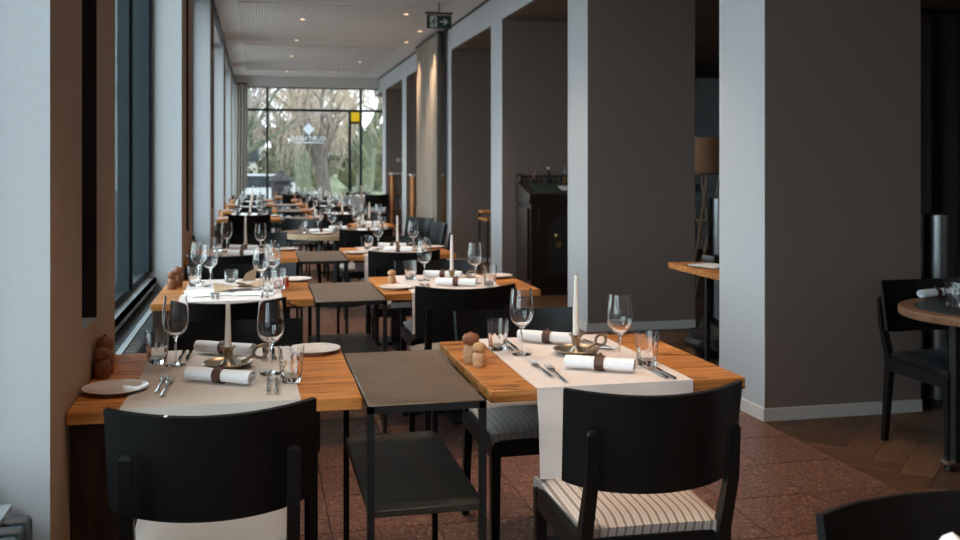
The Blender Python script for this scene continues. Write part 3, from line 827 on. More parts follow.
# left table
plate(-0.4185,3.106,'white side plate nearest the brown pillar on the front-row left table')
plate(0.20,3.605,'white side plate at the far place of the front-row left table')
fork(-0.291,3.135,-0.02,'left fork at the near place of the front-row left table')
fork(-0.270,3.09,-0.03,'right fork at the near place of the front-row left table')
knife(0.031,3.055,0.0,'left knife at the near place of the front-row left table')
knife(0.055,3.04,-0.02,'right knife at the near place of the front-row left table')
glass(0.040,3.235,'wine glass right of the candle on the front-row left table')
tumbler(0.101,3.100,'faceted tumbler at the right end of the front-row left table')
glass(-0.272,3.445,'wine glass left of the candle on the front-row left table')
tumbler(-0.337,3.50,'faceted tumbler at the far left of the front-row left table')
napkin(-0.115,3.13,PI/2-0.55,'white rolled napkin in front of the candlestick on the front-row left table')
napkin(-0.115,3.60,PI/2-0.55,'white rolled napkin behind the candlestick on the front-row left table')
knife(-0.262,3.60,PI,'left far knife behind the wine glass on the front-row left table')
knife(-0.238,3.61,PI,'right far knife behind the wine glass on the front-row left table')
fork(0.022,3.56,PI,'left far fork behind the wine glass on the front-row left table')
fork(0.053,3.55,PI,'right far fork behind the wine glass on the front-row left table')
stick(-0.098,3.372,0.55,'pewter candlestick with ring handle on the front-row left table')
candle(-0.098,3.372,0.165,'short white candle on the front-row left table')
mill(-0.487,3.315,'dark wooden salt mill against the brown pillar, nearer of the two',0.100,'mill_dark')
mill(-0.488,3.375,'dark wooden pepper mill against the brown pillar, behind its twin',0.127,'mill_dark')
# right table
mill(0.716,3.285,'dark-headed wooden pepper mill on the front-row right table',0.107,'mill_light',mtop='mill_dark')
mill(0.732,3.222,'pale small wooden salt mill on the front-row right table',0.083,'mill_light')
glass(0.921,3.370,'wine glass left of the candle on the front-row right table')
tumbler(0.858,3.470,'faceted tumbler at the far left of the front-row right table')
glass(1.209,3.150,'wine glass right of the candle on the front-row right table')
tumbler(1.286,3.095,'faceted tumbler at the right end of the front-row right table')
napkin(1.10,3.045,PI/2-0.55,'white rolled napkin in front of the candlestick on the front-row right table')
napkin(1.075,3.56,PI/2-0.60,'white rolled napkin behind the candlestick on the front-row right table')
stick(1.114,3.335,0.45,'pewter candlestick with ring handle on the front-row right table')
candle(1.114,3.335,0.232,'tall white candle on the front-row right table')
fork(0.912,3.085,0.02,'left fork at the near place of the front-row right table')
fork(0.940,3.01,-0.04,'right fork at the near place of the front-row right table')
knife(1.263,2.985,0.0,'left knife at the near place of the front-row right table')
knife(1.287,2.975,-0.02,'right knife at the near place of the front-row right table')
knife(0.905,3.53,PI,'left far knife beside the tumbler on the front-row right table')
knife(0.930,3.54,PI,'right far knife beside the tumbler on the front-row right table')
fork(1.225,3.48,PI+0.25,'left far fork behind the candlestick on the front-row right table')
fork(1.250,3.47,PI+0.2,'right far fork behind the candlestick on the front-row right table')

# ================================================================== SECOND AND THIRD ROW
ROWS=[('second-row',5.05,6.00,5.16,5.97,4.93,5.73),('third-row',7.32,8.20,7.38,8.15,7.06,7.86)]
table('oak table below the window in the second row, strewn with papers',-0.518,0.28,5.05,6.00,'panel',3)
table('oak table in the second row beside the aisle on the right',0.655,1.523,5.16,5.97,'col',4)
console('metal side table between the two second-row tables',0.283,0.64,4.93,5.73)
table('oak table against the brown pillar in the third row',-0.518,0.29,7.32,8.20,'panel',5)
table('oak table in the third row beside the aisle on the right',0.655,1.50,7.38,8.15,'col',6)
console('metal side table between the two third-row tables',0.293,0.635,7.06,7.86)
runner('white paper-like runner over the second-row left table',-0.385,0.125,5.05,6.00,0.02,0.02,'linen',11)
runner('linen runner draped over the second-row right table',0.80,1.335,5.16,5.97,0.22,0.2,'linen',12)
runner('linen runner draped over the third-row left table',-0.36,0.12,7.32,8.20,0.2,0.2,'linen',13)
runner('linen runner draped over the third-row right table',0.79,1.31,7.38,8.15,0.22,0.2,'linen',14)
chair((-0.13,4.72,0),0,'black chair at the near side of the second-row left table')
chair((-0.02,5.80,0),PI,'black chair at the far side of the second-row left table')
chair((1.005,4.985,0),0.0,'black chair at the near side of the second-row right table')
chair((1.08,5.77,0),PI,'black chair at the far side of the second-row right table')
chair((-0.20,7.02,0),0,'black chair at the near side of the third-row left table')
chair((-0.0,8.62,0),PI,'black chair at the far side of the third-row left table')
chair((1.0,7.03,0),0,'black chair at the near side of the third-row right table')
chair((1.10,7.96,0),PI,'black chair at the far side of the third-row right table')
standard_setting('second-row right table',1.085,5.16,5.97,True,0.225,'light')
standard_setting('third-row left table',-0.11,7.32,8.20,True,0.24,'dark')
standard_setting('third-row right table',1.075,7.38,8.15,True,0.225,None)
# the cluttered second-row left table
t2='second-row left table'
mill(-0.462,5.62,'wooden salt mill at the window end of the %s'%t2,0.100,'mill_dark')
mill(-0.440,5.72,'wooden pepper mill behind its twin on the %s'%t2,0.115,'mill_dark')
for x,y,lab in ((-0.262,5.66,'left pair, front'),(-0.335,5.87,'left pair, back'),(0.016,5.42,'right pair, front'),(0.082,5.62,'right pair, back')):
    glass(x,y,'wine glass of the %s on the %s'%(lab,t2))
tumbler(-0.347,5.70,'faceted tumbler beside the mills on the %s'%t2,ZR)
tumbler(0.060,5.33,'front faceted tumbler at the right of the %s'%t2)
tumbler(0.112,5.47,'rear faceted tumbler at the right of the %s'%t2)
plate(0.215,5.86,'white side plate at the right end of the %s'%t2)
j=thing('tealight_jar','low glass tealight jar in the middle of the %s'%t2,'jar',(-0.150,5.84,ZR))
link('glass_body',MB().lathe([(0.0,0.0),(0.032,0.0),(0.037,0.006),(0.041,0.072),(0.038,0.072),(0.034,0.012),(0.0,0.012)],24).mesh('glass_body','clear_glass'),j)
link('tealight',MB().lathe([(0.0,0.0125),(0.019,0.0125),(0.019,0.026),(0.0,0.026)],18).mesh('tealight','candle_wax'),j)
def sheet_thing(name,lab,cat,x,y,wd,dp,rz,m,z,curl=0.01,seed=0):
    rnd=random.Random(seed); a,b=rnd.uniform(0,6),rnd.uniform(0,6)
    me=MB().sheet(lambda u,v:((u-.5)*wd,(v-.5)*dp,0.0016+curl*(0.5+0.5*math.sin(u*4+a)*math.cos(v*3+b))),12,10,0.0008).mesh(name,m)
    return tag(link(name,me,None,(x,y,z),rz),lab,cat)
sheet_thing('paper_sheet','white sheet of paper flat on the left of the %s'%t2,'paper',-0.26,5.36,0.21,0.28,0.25,'paper',ZR,0.002,1)
sheet_thing('paper_sheet','white sheet of paper under the right glasses of the %s'%t2,'paper',-0.02,5.30,0.21,0.2,-0.1,'paper',ZR,0.002,2)
sheet_thing('kraft_wrap','crumpled brown kraft wrapping in front on the %s'%t2,'wrapping paper',-0.135,5.45,0.20,0.15,0.15,'kraft',ZR+0.004,0.03,3)
sheet_thing('kraft_wrap','crumpled brown kraft wrapping between the right glasses of the %s'%t2,'wrapping paper',-0.03,5.60,0.17,0.12,-0.3,'kraft',ZR,0.035,4)
fan=MB().prism([(-0.04,0.0),(0.04,0.0),(0.05,0.075),(-0.012,0.045)],-0.002,0.002).mesh('folded_card','kraft')
one('folded_card',fan,'brown card standing beside the tealight jar on the %s'%t2,'card',(-0.055,5.88,ZR),0.3,None)
can=thing('small_tin','small red patterned tin at the right of the %s'%t2,'tin',(0.148,5.60,ZW))
link('tin_body',MB().lathe([(0.0,0.0),(0.022,0.0),(0.022,0.05),(0.0,0.05)],20).mesh('tin_body','red_print'),can)
link('lid',MB().lathe([(0.0,0.05),(0.023,0.05),(0.023,0.058),(0.0,0.058)],20).mesh('lid','ceramic'),can)
for k,(x,y) in enumerate(((-0.23,5.22),(-0.205,5.21))): fork(x,y,0.05,'%s fork on the %s'%(('left','right')[k],t2))
for k,(x,y) in enumerate(((0.02,5.20),(0.045,5.19))): knife(x,y,0.0,'%s knife on the %s'%(('left','right')[k],t2))

# ================================================================== ROUND TABLE AND SIDE TABLE (MIDDLE)
rt=thing('round_table','large round table with grey top in the middle of the corridor','table',(0.80,10.15,0))
link('rim',MB().lathe([(0.55,0.70),(0.58,0.70),(0.585,0.705),(0.585,0.745),(0.58,0.75),(0.55,0.75)],56,close=True).mesh('rim','oak_round'),rt)
link('top',MB().lathe([(0.0,0.70),(0.552,0.70),(0.552,0.7505),(0.0,0.7505)],56).mesh('top','patina_top'),rt)
link('column',MB().lathe([(0.0,0.02),(0.05,0.02),(0.045,0.70),(0.0,0.70)],20).mesh('column','steel_base'),rt)
link('foot',MB().lathe([(0.0,0.0),(0.27,0.0),(0.27,0.012),(0.05,0.025),(0.0,0.025)],32).mesh('foot','steel_base'),rt)
chair((0.98,9.42,0),0.05,'black chair at the near side of the round corridor table')
chair((0.35,10.85,0),PI-0.6,'black chair at the far left of the round corridor table')
chair((1.58,9.98,0),PI/2+0.08,'black chair turned sideways at the right of the round corridor table')
tR='round corridor table'
ZB=TOPZ+0.001
glass(0.60,10.15,'wine glass left on the %s'%tR,ZB); tumbler(0.44,10.03,'left faceted tumbler on the %s'%tR,ZB); tumbler(0.46,10.2,'second left tumbler on the %s'%tR,ZB)
glass(1.0,10.2,'wine glass right on the %s'%tR,ZB); tumbler(1.08,10.35,'right faceted tumbler on the %s'%tR,ZB)
tumbler(0.80,10.0,'middle faceted tumbler on the %s'%tR,ZB); glass(0.74,10.1,'middle wine glass on the %s'%tR,ZB)
napkin(0.62,9.95,PI/2,'left rolled napkin on the %s'%tR,ZB); napkin(1.10,9.93,PI/2-0.1,'right rolled napkin on the %s'%tR,ZB); napkin(0.85,10.4,PI/2-.2,'far rolled napkin on the %s'%tR,ZB)
mill(0.905,10.0,'pale wooden salt mill on the %s'%tR,0.088,'mill_light',ZB,'mill_dark'); 
stick(1.06,10.12,0.3,'pewter candlestick on the %s'%tR,ZB); candle(1.06,10.12,0.13,'short candle on the %s'%tR,ZB)
plate(0.62,9.78,'white plate at the front of the %s'%tR,ZB)
t4='wall-side table by the curtain'
table('narrow oak table behind the round corridor table on the right',1.05,1.52,10.95,11.6,'col',8)
t4='narrow table behind the round one'
runner('linen runner over the %s'%t4,1.10,1.42,10.95,11.6,0.2,0.2,'linen',18)
chair((1.60,11.02,0),PI/2+0.5,'black chair at the right end of the %s'%t4)
chair((1.22,11.75,0),PI+0.1,'black chair at the far side of the %s'%t4)
glass(1.18,11.2,'left wine glass on the %s'%t4); glass(1.36,11.25,'right wine glass on the %s'%t4)
tumbler(1.14,11.35,'tumbler on the %s'%t4); napkin(1.28,11.1,PI/2,'rolled napkin on the %s'%t4)
stick(1.27,11.4,0.2,'candlestick on the %s'%t4); candle(1.27,11.4,0.2,'candle on the %s'%t4)

# ================================================================== FAR ROWS
FAR=[('fourth-row',12.72,13.60),('fifth-row',15.05,15.90),('sixth-row',17.3,18.15),('seventh-row',19.45,20.25)]
for k,(rn,y0,y1) in enumerate(FAR):
    for side,x0,x1 in (('left',-0.518,0.29),('right',0.655,1.52)):
        if side=='left' and k==2: x1=0.297
        tn='%s %s table'%(rn,side); cx=(x0+x1)/2
        table('oak table in the %s, %s side of the corridor'%(rn,side),x0,x1,y0,y1,'panel' if side=='left' else 'col',20+k*2+(side=='right'))
        runner('linen runner over the %s'%tn,cx-0.25,cx+0.25,y0,y1,0.2,0.2,'linen',30+k*2+(side=='right'))
        chair((cx+random.uniform(-.05,.05),y0-0.20,0),random.uniform(-.05,.05),'black chair at the near side of the %s'%tn)
        chair((cx+random.uniform(-.05,.08),y1+0.12,0),PI+random.uniform(-.05,.05),'black chair at the far side of the %s'%tn)
        standard_setting(tn,cx,y0,y1,True,0.24 if (k+(side=='right'))%2 else 0.18,'both' if k<3 else 'dark',k<2)
    if k<3: console('metal side table between the two %s tables'%rn,0.30,0.645,y0-0.25,y1-0.3)
# extra tables beside the end window
for tag_,x0,x1,y0 in (('middle',0.35,1.15,21.45),('right',1.75,2.62,20.9)):
    tn='%s window-end table'%tag_; cx=(x0+x1)/2
    table('oak table close to the end window, %s one'%tag_,x0,x1,y0,y0+0.8,'col',50+int(x0*10))
    runner('linen runner over the %s'%tn,cx-0.25,cx+0.25,y0,y0+0.8,0.2,0.2,'linen',60)
    chair((cx+(.25 if tag_=='right' else 0),y0-0.22,0),0,'black chair at the near side of the %s'%tn)
    chair((cx,y0+0.95,0),PI,'black chair at the far side of the %s'%tn)
    standard_setting(tn,cx,y0,y0+0.8,True,0.2,'dark',False)
# pale slatted chair in the far aisle
sc=thing('slatted_chair','pale slatted chair in the far aisle near the end window','chair',(1.62,18.75,0),0.1)
for s in (-1,1):
    link('rear_leg',MB().beam((0.19*s,-0.22,0),(0.19*s,-0.26,0.86),0.03,0.03).mesh('rear_leg','slat_white'),sc)
    link('front_leg',MB().beam((0.19*s,0.2,0),(0.19*s,0.2,0.44),0.03,0.03).mesh('front_leg','slat_white'),sc)
sl=BX('slat','slat_white',-0.016,0.016,-0.26,-0.245,0.47,0.82)
for k in range(6): link('slat',sl,sc,(-0.135+k*0.054,0.0,0))
link('top_rail',BX('top_rail','slat_white',-0.2,0.2,-0.275,-0.245,0.81,0.87),sc)
link('seat',MB().bbox(-0.21,0.21,-0.23,0.22,0.43,0.465,0.01).mesh('seat','slat_white'),sc)

# ================================================================== SIDE ROOM
# writing desk against the third pillar
dk=thing('writing_desk','dark mahogany slant-top writing desk standing against a taupe pillar','desk',(2.92,10.34,0))
DW,DD=0.86,0.62
link('carcass',MB().box(0.02,DW-0.02,0.02,DD,0.10,1.02).box(0,DW,0,DD,0,0.10).box(-0.012,DW+0.012,-0.012,DD,1.02,1.05).mesh('carcass','mahogany'),dk)
link('slant_top',MB().prism([(0.0,1.05),(0.0,1.115),(DD-0.12,1.235),(DD,1.235),(DD,1.05)],0.0,DW,'x').mesh('slant_top','mahogany'),dk)
link('writing_leather',MB().add([(0.1,0.05,1.129),(DW-0.1,0.05,1.129),(DW-0.1,DD-0.16,1.2265),(0.1,DD-0.16,1.2265),(0.1,0.05,1.131),(DW-0.1,0.05,1.131),(DW-0.1,DD-0.16,1.2290),(0.1,DD-0.16,1.2290)],[(0,1,2,3),(4,5,6,7),(0,1,5,4),(1,2,6,5),(2,3,7,6),(3,0,4,7)]).mesh('writing_leather','leather_green'),dk)
gl=MB().box(0.0,DW,DD-0.025,DD,1.30,1.32)
for k in range(15): gl.lathe([(0.008,0),(0.012,0.03),(0.006,0.05),(0.008,0.066)],8,c=(0.02+k*(DW-0.04)/14,DD-0.0125,1.235))
gl.lathe([(0.012,0),(0.02,0.05),(0.012,0.08),(0.018,0.10),(0.0,0.12)],10,c=(0.03,DD-0.03,1.235)); gl.lathe([(0.012,0),(0.02,0.05),(0.012,0.08),(0.018,0.10),(0.0,0.12)],10,c=(0.03,DD-0.12,1.235))
link('gallery_rail',gl.mesh('gallery_rail','mahogany'),dk)
door=link('door',MB().box(0.10,DW-0.10,0.002,0.02,0.14,0.98).mesh('door','mahogany'),dk)
pts=[(0.20,0.22),(DW-0.20,0.22),(DW-0.20,0.70)]+[(DW/2+(DW/2-0.2)*math.cos(a),0.70+0.18*math.sin(a)) for a in [PI*k/12 for k in range(13)]]+[(0.20,0.70)]
link('arched_panel',MB().prism(pts,-0.008,0.002).mesh('arched_panel','slot_dark'),door)
kb=MB(); kb.lathe([(0.0,0),(0.018,0.0),(0.02,0.01),(0.0,0.03)],10); kb.v=[(x+0.30,-0.008-z,y+0.66) for x,y,z in kb.v]
kb2=MB(); kb2.lathe([(0.0,0),(0.03,0.0),(0.03,0.008),(0.0,0.012)],12); kb2.v=[(x+0.33,-0.008-z,y+0.56) for x,y,z in kb2.v]; kb.add(kb2.v,kb2.f,0,True)
link('brass_pull',kb.mesh('brass_pull','brass'),door)
link('side_moulding',MB().box(-0.008,0.02,0.08,DD-0.06,0.16,0.96).mesh('side_moulding','mahogany'),dk)
bk=tag(link('open_booklet',MB().add([(0,0,0.0),(0.22,0,0.0),(0.22,0.16,0.0405),(0,0.16,0.0405),(0,0,0.006),(0.22,0,0.006),(0.22,0.16,0.0465),(0,0.16,0.0465)],[(0,3,2,1),(4,5,6,7),(0,1,5,4),(1,2,6,5),(2,3,7,6),(3,0,4,7)]).mesh('open_booklet','paper'),None,(2.92+0.42,10.34+0.15,1.1565)),'white open booklet on the slope of the dark writing desk','booklet')
cs=thing('desk_candlestick','dark turned candlestick on top of the writing desk','candlestick',(3.30,10.92-0.03,1.2355))
link('stem',MB().lathe([(0.0,0),(0.035,0),(0.03,0.01),(0.01,0.03),(0.014,0.08),(0.009,0.12),(0.016,0.15),(0.0,0.15)],14).mesh('stem','metal_black'),cs)
link('pearl_top',MB().lathe([(0.0,0.15),(0.015,0.153),(0.02,0.168),(0.012,0.182),(0.0,0.186)],12).mesh('pearl_top','ceramic'),cs)
ol=thing('oil_lamp','small brass oil lamp with glass chimney on the writing desk','lamp',(3.50,10.88,1.2355))
link('base',MB().lathe([(0.0,0),(0.04,0),(0.035,0.012),(0.012,0.025),(0.03,0.05),(0.03,0.06),(0.012,0.07),(0.0,0.07)],16).mesh('base','brass'),ol)
link('chimney',MB().lathe([(0.018,0.07),(0.036,0.10),(0.032,0.135),(0.018,0.165),(0.018,0.20),(0.0165,0.20),(0.0165,0.165),(0.030,0.135),(0.034,0.10),(0.0165,0.07)],16,close=True).mesh('chimney','clear_glass'),ol)
pc=thing('quill_pot','small ink pot with a slanted red quill on the writing desk','pen pot',(3.10,10.88,1.2355))
link('pot',MB().lathe([(0.0,0),(0.035,0),(0.035,0.035),(0.02,0.045),(0.0,0.045)],14).mesh('pot','metal_black'),pc)
link('quill',MB().tube([(0,0,0.03),(0.03,0,0.11),(0.075,0,0.20)],[0.003,0.006,0.002],6).mesh('quill','shade_tan'),pc)

# small wood-topped stand behind the third pillar
ss=thing('serving_stand','black metal stand with wooden top behind the desk pillar','stand',(2.93,12.45,0))
link('top',MB().bbox(0,0.6,0,0.5,0.70,0.735,0.004,1).mesh('top','oak'),ss); link('raised_shelf',MB().bbox(0,0.6,0.28,0.5,0.80,0.83,0.004,1).mesh('raised_shelf','oak'),ss)
for x in (0.012,0.588):
    for y in (0.012,0.488): link('leg',MB().beam((x,y,0),(x,y,0.70 if y<.3 else 0.80),0.022,0.022).mesh('leg','metal_black'),ss)
for k,(x,y) in enumerate(((3.12,12.6),(3.22,12.63))):
    one('glass_bottle',cached('gbot',lambda: MB().lathe([(0.0,0.0),(0.04,0.0),(0.042,0.10),(0.034,0.14),(0.016,0.17),(0.018,0.20),(0.015,0.20),(0.013,0.17),(0.031,0.138),(0.039,0.10),(0.036,0.006),(0.0,0.006)],18).mesh('glass_bottle','clear_glass')),'%s clear glass bottle on the wooden stand behind the pillar'%('left','right')[k],'bottle',(x,y,0.7355),0,'glass bottles on the stand')

# oak desk between the first two pillars with papers and bag
ot=thing('reception_table','oak table edge showing between the two nearest right pillars','table',(2.82,5.60,0))
planks(ot,0,0.9,0,0.81,0.75,0.04,5,seed=77)
for x in (0.28,0.85):
    for y in (0.05,0.76): link('leg',MB().beam((x,y,0),(x,y,0.71),0.03,0.03).mesh('leg','metal_black'),ot)
ck=thing('clipboard','white papers on a dark clipboard on the table between the pillars','clipboard',(2.98,6.06,0.751),0.3)
link('board',MB().bbox(-0.11,0.11,-0.15,0.15,0,0.005,0.001,1).mesh('board','metal_black'),ck)
link('papers',MB().bbox(-0.10,0.10,-0.14,0.12,0.005,0.011,0.001,1).mesh('papers','paper'),ck)
link('clip',MB().bbox(-0.04,0.04,0.12,0.145,0.005,0.016,0.002,1).mesh('clip','cutlery_steel'),ck)
bxo=thing('card_terminal','low black device lying on the table between the pillars','device',(3.20,6.29,0.751),0.2)
link('body',MB().bbox(-0.15,0.12,-0.07,0.07,0,0.055,0.012,2).mesh('body','table_black'),bxo)
link('display',MB().bbox(0.0,0.08,-0.04,0.04,0.055,0.085,0.006,1).mesh('display','sill_grey'),bxo)
bg_=thing('black_bag','black bag slumped on the floor behind the front-row right table','bag',(3.33,6.72,0))
def bagfn():
    m=MB(); bm=bmesh.new(); bmesh.ops.create_icosphere(bm,subdivisions=3,radius=1)
    rnd=random.Random(4)
    for v in bm.verts:
        c=v.co; n=0.09*math.sin(c.x*5+1)*math.sin(c.y*6)+0.06*math.sin(c.z*9+c.x*4)
        v.co=Vector((c.x*(0.25+n*.3),c.y*(0.19+n*.3),max(0,0.15+c.z*(0.155+n*.4))))
    m.bm(bm,0,True); return m.mesh('bag_body','bag_black')
bg_.scale=(0.85,0.85,0.82); link('bag_body',bagfn(),bg_); link('strap',MB().tube([(-0.15,0,0.24),(-0.10,0.02,0.33),(0.02,0.03,0.345),(0.12,0.0,0.25)],0.012,8).mesh('strap','bag_black'),bg_)

# brushed steel cylinders
for k,(x,y,lab) in enumerate(((4.03,5.16,'brushed steel cylinder behind the round table at the right edge'),(4.08,8.15,'brushed steel cylinder behind the table between the pillars'))):
    t=thing('steel_cylinder',lab,'column',(x,y,0),0,'brushed steel cylinders')
    link('sleeve',cached('slv',lambda: MB().lathe([(0.0,0.0),(0.094,0.0),(0.094,1.115),(0.0,1.115)],36).mesh('sleeve','brushed_steel')),t)
    link('lid',cached('sll',lambda: MB().lathe([(0.0,1.115),(0.098,1.115),(0.098,1.135),(0.09,1.14),(0.0,1.14)],36).mesh('lid','brushed_steel')),t)
    link('foot_ring',cached('slf',lambda: MB().lathe([(0.0,0.0),(0.10,0.0),(0.10,0.03),(0.0,0.03)],36).mesh('foot_ring','metal_black')),t)

# floor lamp with crossed wooden legs
fl=thing('floor_lamp','floor lamp with tan drum shade and crossed wooden legs','lamp',(4.62,9.55,0))
link('lamp_shade',MB().lathe([(0.30,1.36),(0.27,1.73),(0.267,1.73),(0.297,1.36)],40,close=True).mesh('lamp_shade','shade_tan'),fl)
for k in range(4):
    a=k*PI/2+0.5; b=a+1.5
    link('wooden_leg',MB().tube([(0.21*math.cos(a),0.21*math.sin(a),0.0),(0.07*math.cos(b),0.07*math.sin(b),0.75),(0.17*math.cos(b+.9),0.17*math.sin(b+.9),1.36)],0.011,8).mesh('wooden_leg','lamp_stick'),fl)
link('hoop',MB().tube([(0.10*math.cos(q),0.10*math.sin(q),0.86) for q in [2*PI*k/20 for k in range(21)]],0.006,6).mesh('hoop','lamp_stick'),fl)
link('hub',MB().lathe([(0.0,1.34),(0.19,1.34),(0.19,1.365),(0.0,1.365)],24).mesh('hub','lamp_stick'),fl)

# round table at right edge
r2=thing('bistro_table','round black-topped table with wooden rim at the right edge','table',(3.435,3.965,0))
link('rim',MB().lathe([(0.37,0.712),(0.44,0.712),(0.443,0.716),(0.443,0.747),(0.44,0.75),(0.37,0.75)],60,close=True).mesh('rim','rim_brown'),r2)
link('top',MB().lathe([(0.0,0.712),(0.372,0.712),(0.372,0.7508),(0.0,0.7508)],60).mesh('top','table_black'),r2)
for k in range(4):
    a=PI+k*PI/2
    link('leg',MB().beam((0.235*math.cos(a),0.235*math.sin(a),0.04),(0.235*math.cos(a),0.235*math.sin(a),0.712),0.045,0.045).mesh('leg','metal_black'),r2)
link('foot_bar',MB().bbox(-0.30,0.30,-0.022,0.022,0.03,0.055,0.004).bbox(-0.022,0.022,-0.30,0.30,0.0301,0.0549,0.004).mesh('foot_bar','cutlery_steel'),r2)
for k in range(4):
    a=PI+k*PI/2; link('foot_glide',MB().lathe([(0.0,0),(0.018,0),(0.02,0.006),(0.01,0.03),(0.0,0.03)],12,c=(0.275*math.cos(a),0.275*math.sin(a),0)).mesh('foot_glide','metal_black'),r2)
chair((3.385,4.19,0),PI,'black chair behind the round table at the right edge',fabric='seat_leather')
napkin(3.420,4.389,PI/2+0.25,'rolled napkin on the round table at the right edge',0.7515)
tumbler(3.282,4.090,'faceted tumbler on the round table at the right edge',0.7515)

# chair and table at the lower right corner
chair((1.18,1.225,0),PI+0.02,'black chair in the lower right corner, cut by the frame')
table('oak table below the lower right corner of the picture',0.80,1.66,0.42,1.16,'col',90)
napkin(1.06,0.98,PI/2-0.2,'rolled napkin in the lower right corner',ZW)
nc=MB().lathe([(0.0,0.128),(0.012,0.12),(0.045,0.06),(0.06,0.0),(0.058,0.0),(0.042,0.06),(0.0,0.118)],20,rmod=lambda i,j:1+0.12*math.sin(i*2*PI*3/20))
one('folded_napkin',nc.mesh('folded_napkin','napkin_white'),'white peaked napkin just showing in the lower right corner','napkin',(1.019,1.272,ZW),0,None)

# shelves between far pillars
for k,(xs_,y,lab) in enumerate(((2.87,21.22,'left of the two'),(2.84,18.12,'right of the two'))):
    sh=thing('wine_shelf','tall narrow wooden wine shelf against a far right pillar, %s'%lab,'shelf',(xs_,y,0),0,'narrow wooden shelves')
    link('side_panel',BX('side_panel','oak',0,0.03,0,0.35,0,1.24),sh); link('side_panel',BX('side_panel','oak',0.57,0.6,0,0.35,0,1.24),sh)
    link('back_panel',BX('back_panel','slat_white',0.03,0.57,0.33,0.35,0,1.24),sh)
    link('shelf_top',BX('shelf_top','skirting',-0.03,0.63,-0.02,0.36,1.24,1.28),sh)
    for z in (0.1,0.45,0.8): link('shelf_board',BX('shelf_board','oak',0.03,0.57,0.0,0.33,z,z+0.02),sh)
    for q in range(4):
        one('bottle',cached('bot',lambda: MB().lathe([(0.0,0.0),(0.036,0.0),(0.038,0.17),(0.03,0.2),(0.014,0.225),(0.014,0.29),(0.0,0.29)],14).mesh('bottle','slat_white')),'white bottle on the %s far wooden shelf, %s from left'%(('left','right')[k],('first','second','third','fourth')[q]),'bottle',(xs_+0.1+q*0.11,y+0.15,0.471),0,'white bottles on the %s far shelf'%('left','right')[k])

# ================================================================== OUTSIDE
gr=struct('ground_outside', MB().box(-60,-1.0,-5.3,23.2,-0.4,-0.3).box(-60,60,23.2,95,-0.4,-0.3).box(-60,60,-60,-5.3,-0.4,-0.3).mesh('ground_outside','asphalt'))
def hill():
    def fn(u,v):
        y=34+46*v; x=-45+95*u
        return (x,y,-0.29+ (v**1.1)*5.0*(0.55+0.45*math.sin(u*5+1.2)**2))
    return MB().sheet(fn,40,24,0.3).mesh('grass_slope','lawn')
struct('grass_slope',hill())
def tree(name,label,x,y,h,seed,bark,twig,spread=0.55,levels=5,willow=False,dens=3,r0=None):
    rnd=random.Random(seed); tr=MB(); tw=MB()
    tips=[]
    def grow(p,d,L,r,lv):
        n=4; pts=[p]; rad=[r]
        for k in range(n):
            d=(d+Vector((rnd.uniform(-1,1),rnd.uniform(-1,1),rnd.uniform(-0.4,0.6)))*0.16).normalized()
            p=p+d*(L/n); pts.append(p); rad.append(r*(1-0.42*(k+1)/n))
        (tr if lv>=levels-2 else tw).tube(pts,rad,7 if lv>=levels-2 else 4,cap=False)
        if lv<=0: tips.append((p,d)); return
        for c in range(dens if lv<levels else dens+2):
            a=rnd.uniform(0,2*PI); s=rnd.uniform(spread*0.6,spread*1.35)
            ax=Vector((math.cos(a),math.sin(a),rnd.uniform(-0.2,0.5)))
            nd=(d+ax*s*1.1).normalized()
            k=rnd.randint(1,n)
            grow(pts[k] if lv<levels else pts[rnd.randint(2,n)],nd,L*rnd.uniform(0.62,0.82),rad[k]*rnd.uniform(0.5,0.7),lv-1)
        if lv<=1: tips.append((p,d))
    grow(Vector((0,0,0)),Vector((rnd.uniform(-.1,.1),0,1)),h*0.30,r0 or h*0.032,levels)
    t=thing(name,label,'tree',(x,y,-0.32),0,'bare trees outside the end window')
    link('trunk',tr.mesh('trunk',bark),t)
    if willow:
        for p,d in tips:
            for q in range(1):
                a=rnd.uniform(0,6.28); e=Vector((math.cos(a),math.sin(a),0))*rnd.uniform(0.2,0.8)
                L=rnd.uniform(0.5,2.2)
                tw.tube([p,p+e*0.5+Vector((0,0,0.1)),p+e*0.8+Vector((0,0,-L*0.4)),p+e*0.95+Vector((rnd.uniform(-.5,.5),rnd.uniform(-.3,.3),-L))],[0.010,0.008,0.007,0.004],3,cap=False)
    link('twigs',tw.mesh('twigs',twig),t)
    return t
tree('bare_tree','spreading bare mossy tree left behind the end window',-1.2,31,9.5,3,'bark_moss','twig_grey',0.75,5)
tree('bare_tree','bare mossy tree with long arching branches behind the logo',1.6,35.5,11,12,'bark_moss','twig_grey',0.85,5)
tree('willow_tree','pale weeping willow behind the logo on the end window',2.2,33,8.5,21,'bark','willow_twig',0.7,5,True)
tree('willow_tree','stout pale willow behind the yellow pane',4.0,38,11,34,'bark_moss','willow_twig',0.7,5,True,3,0.42)
tree('bare_tree','thin bare tree far left on the slope',-2.5,44,11,45,'bark','twig_grey',0.7,5)
tree('bare_tree','thin bare tree at the right of the end window',7.2,42,11,52,'bark','willow_twig',0.7,5)
tree('bare_tree','small bare tree on the slope centre',1.0,47,12,61,'bark','twig_grey',0.75,5)
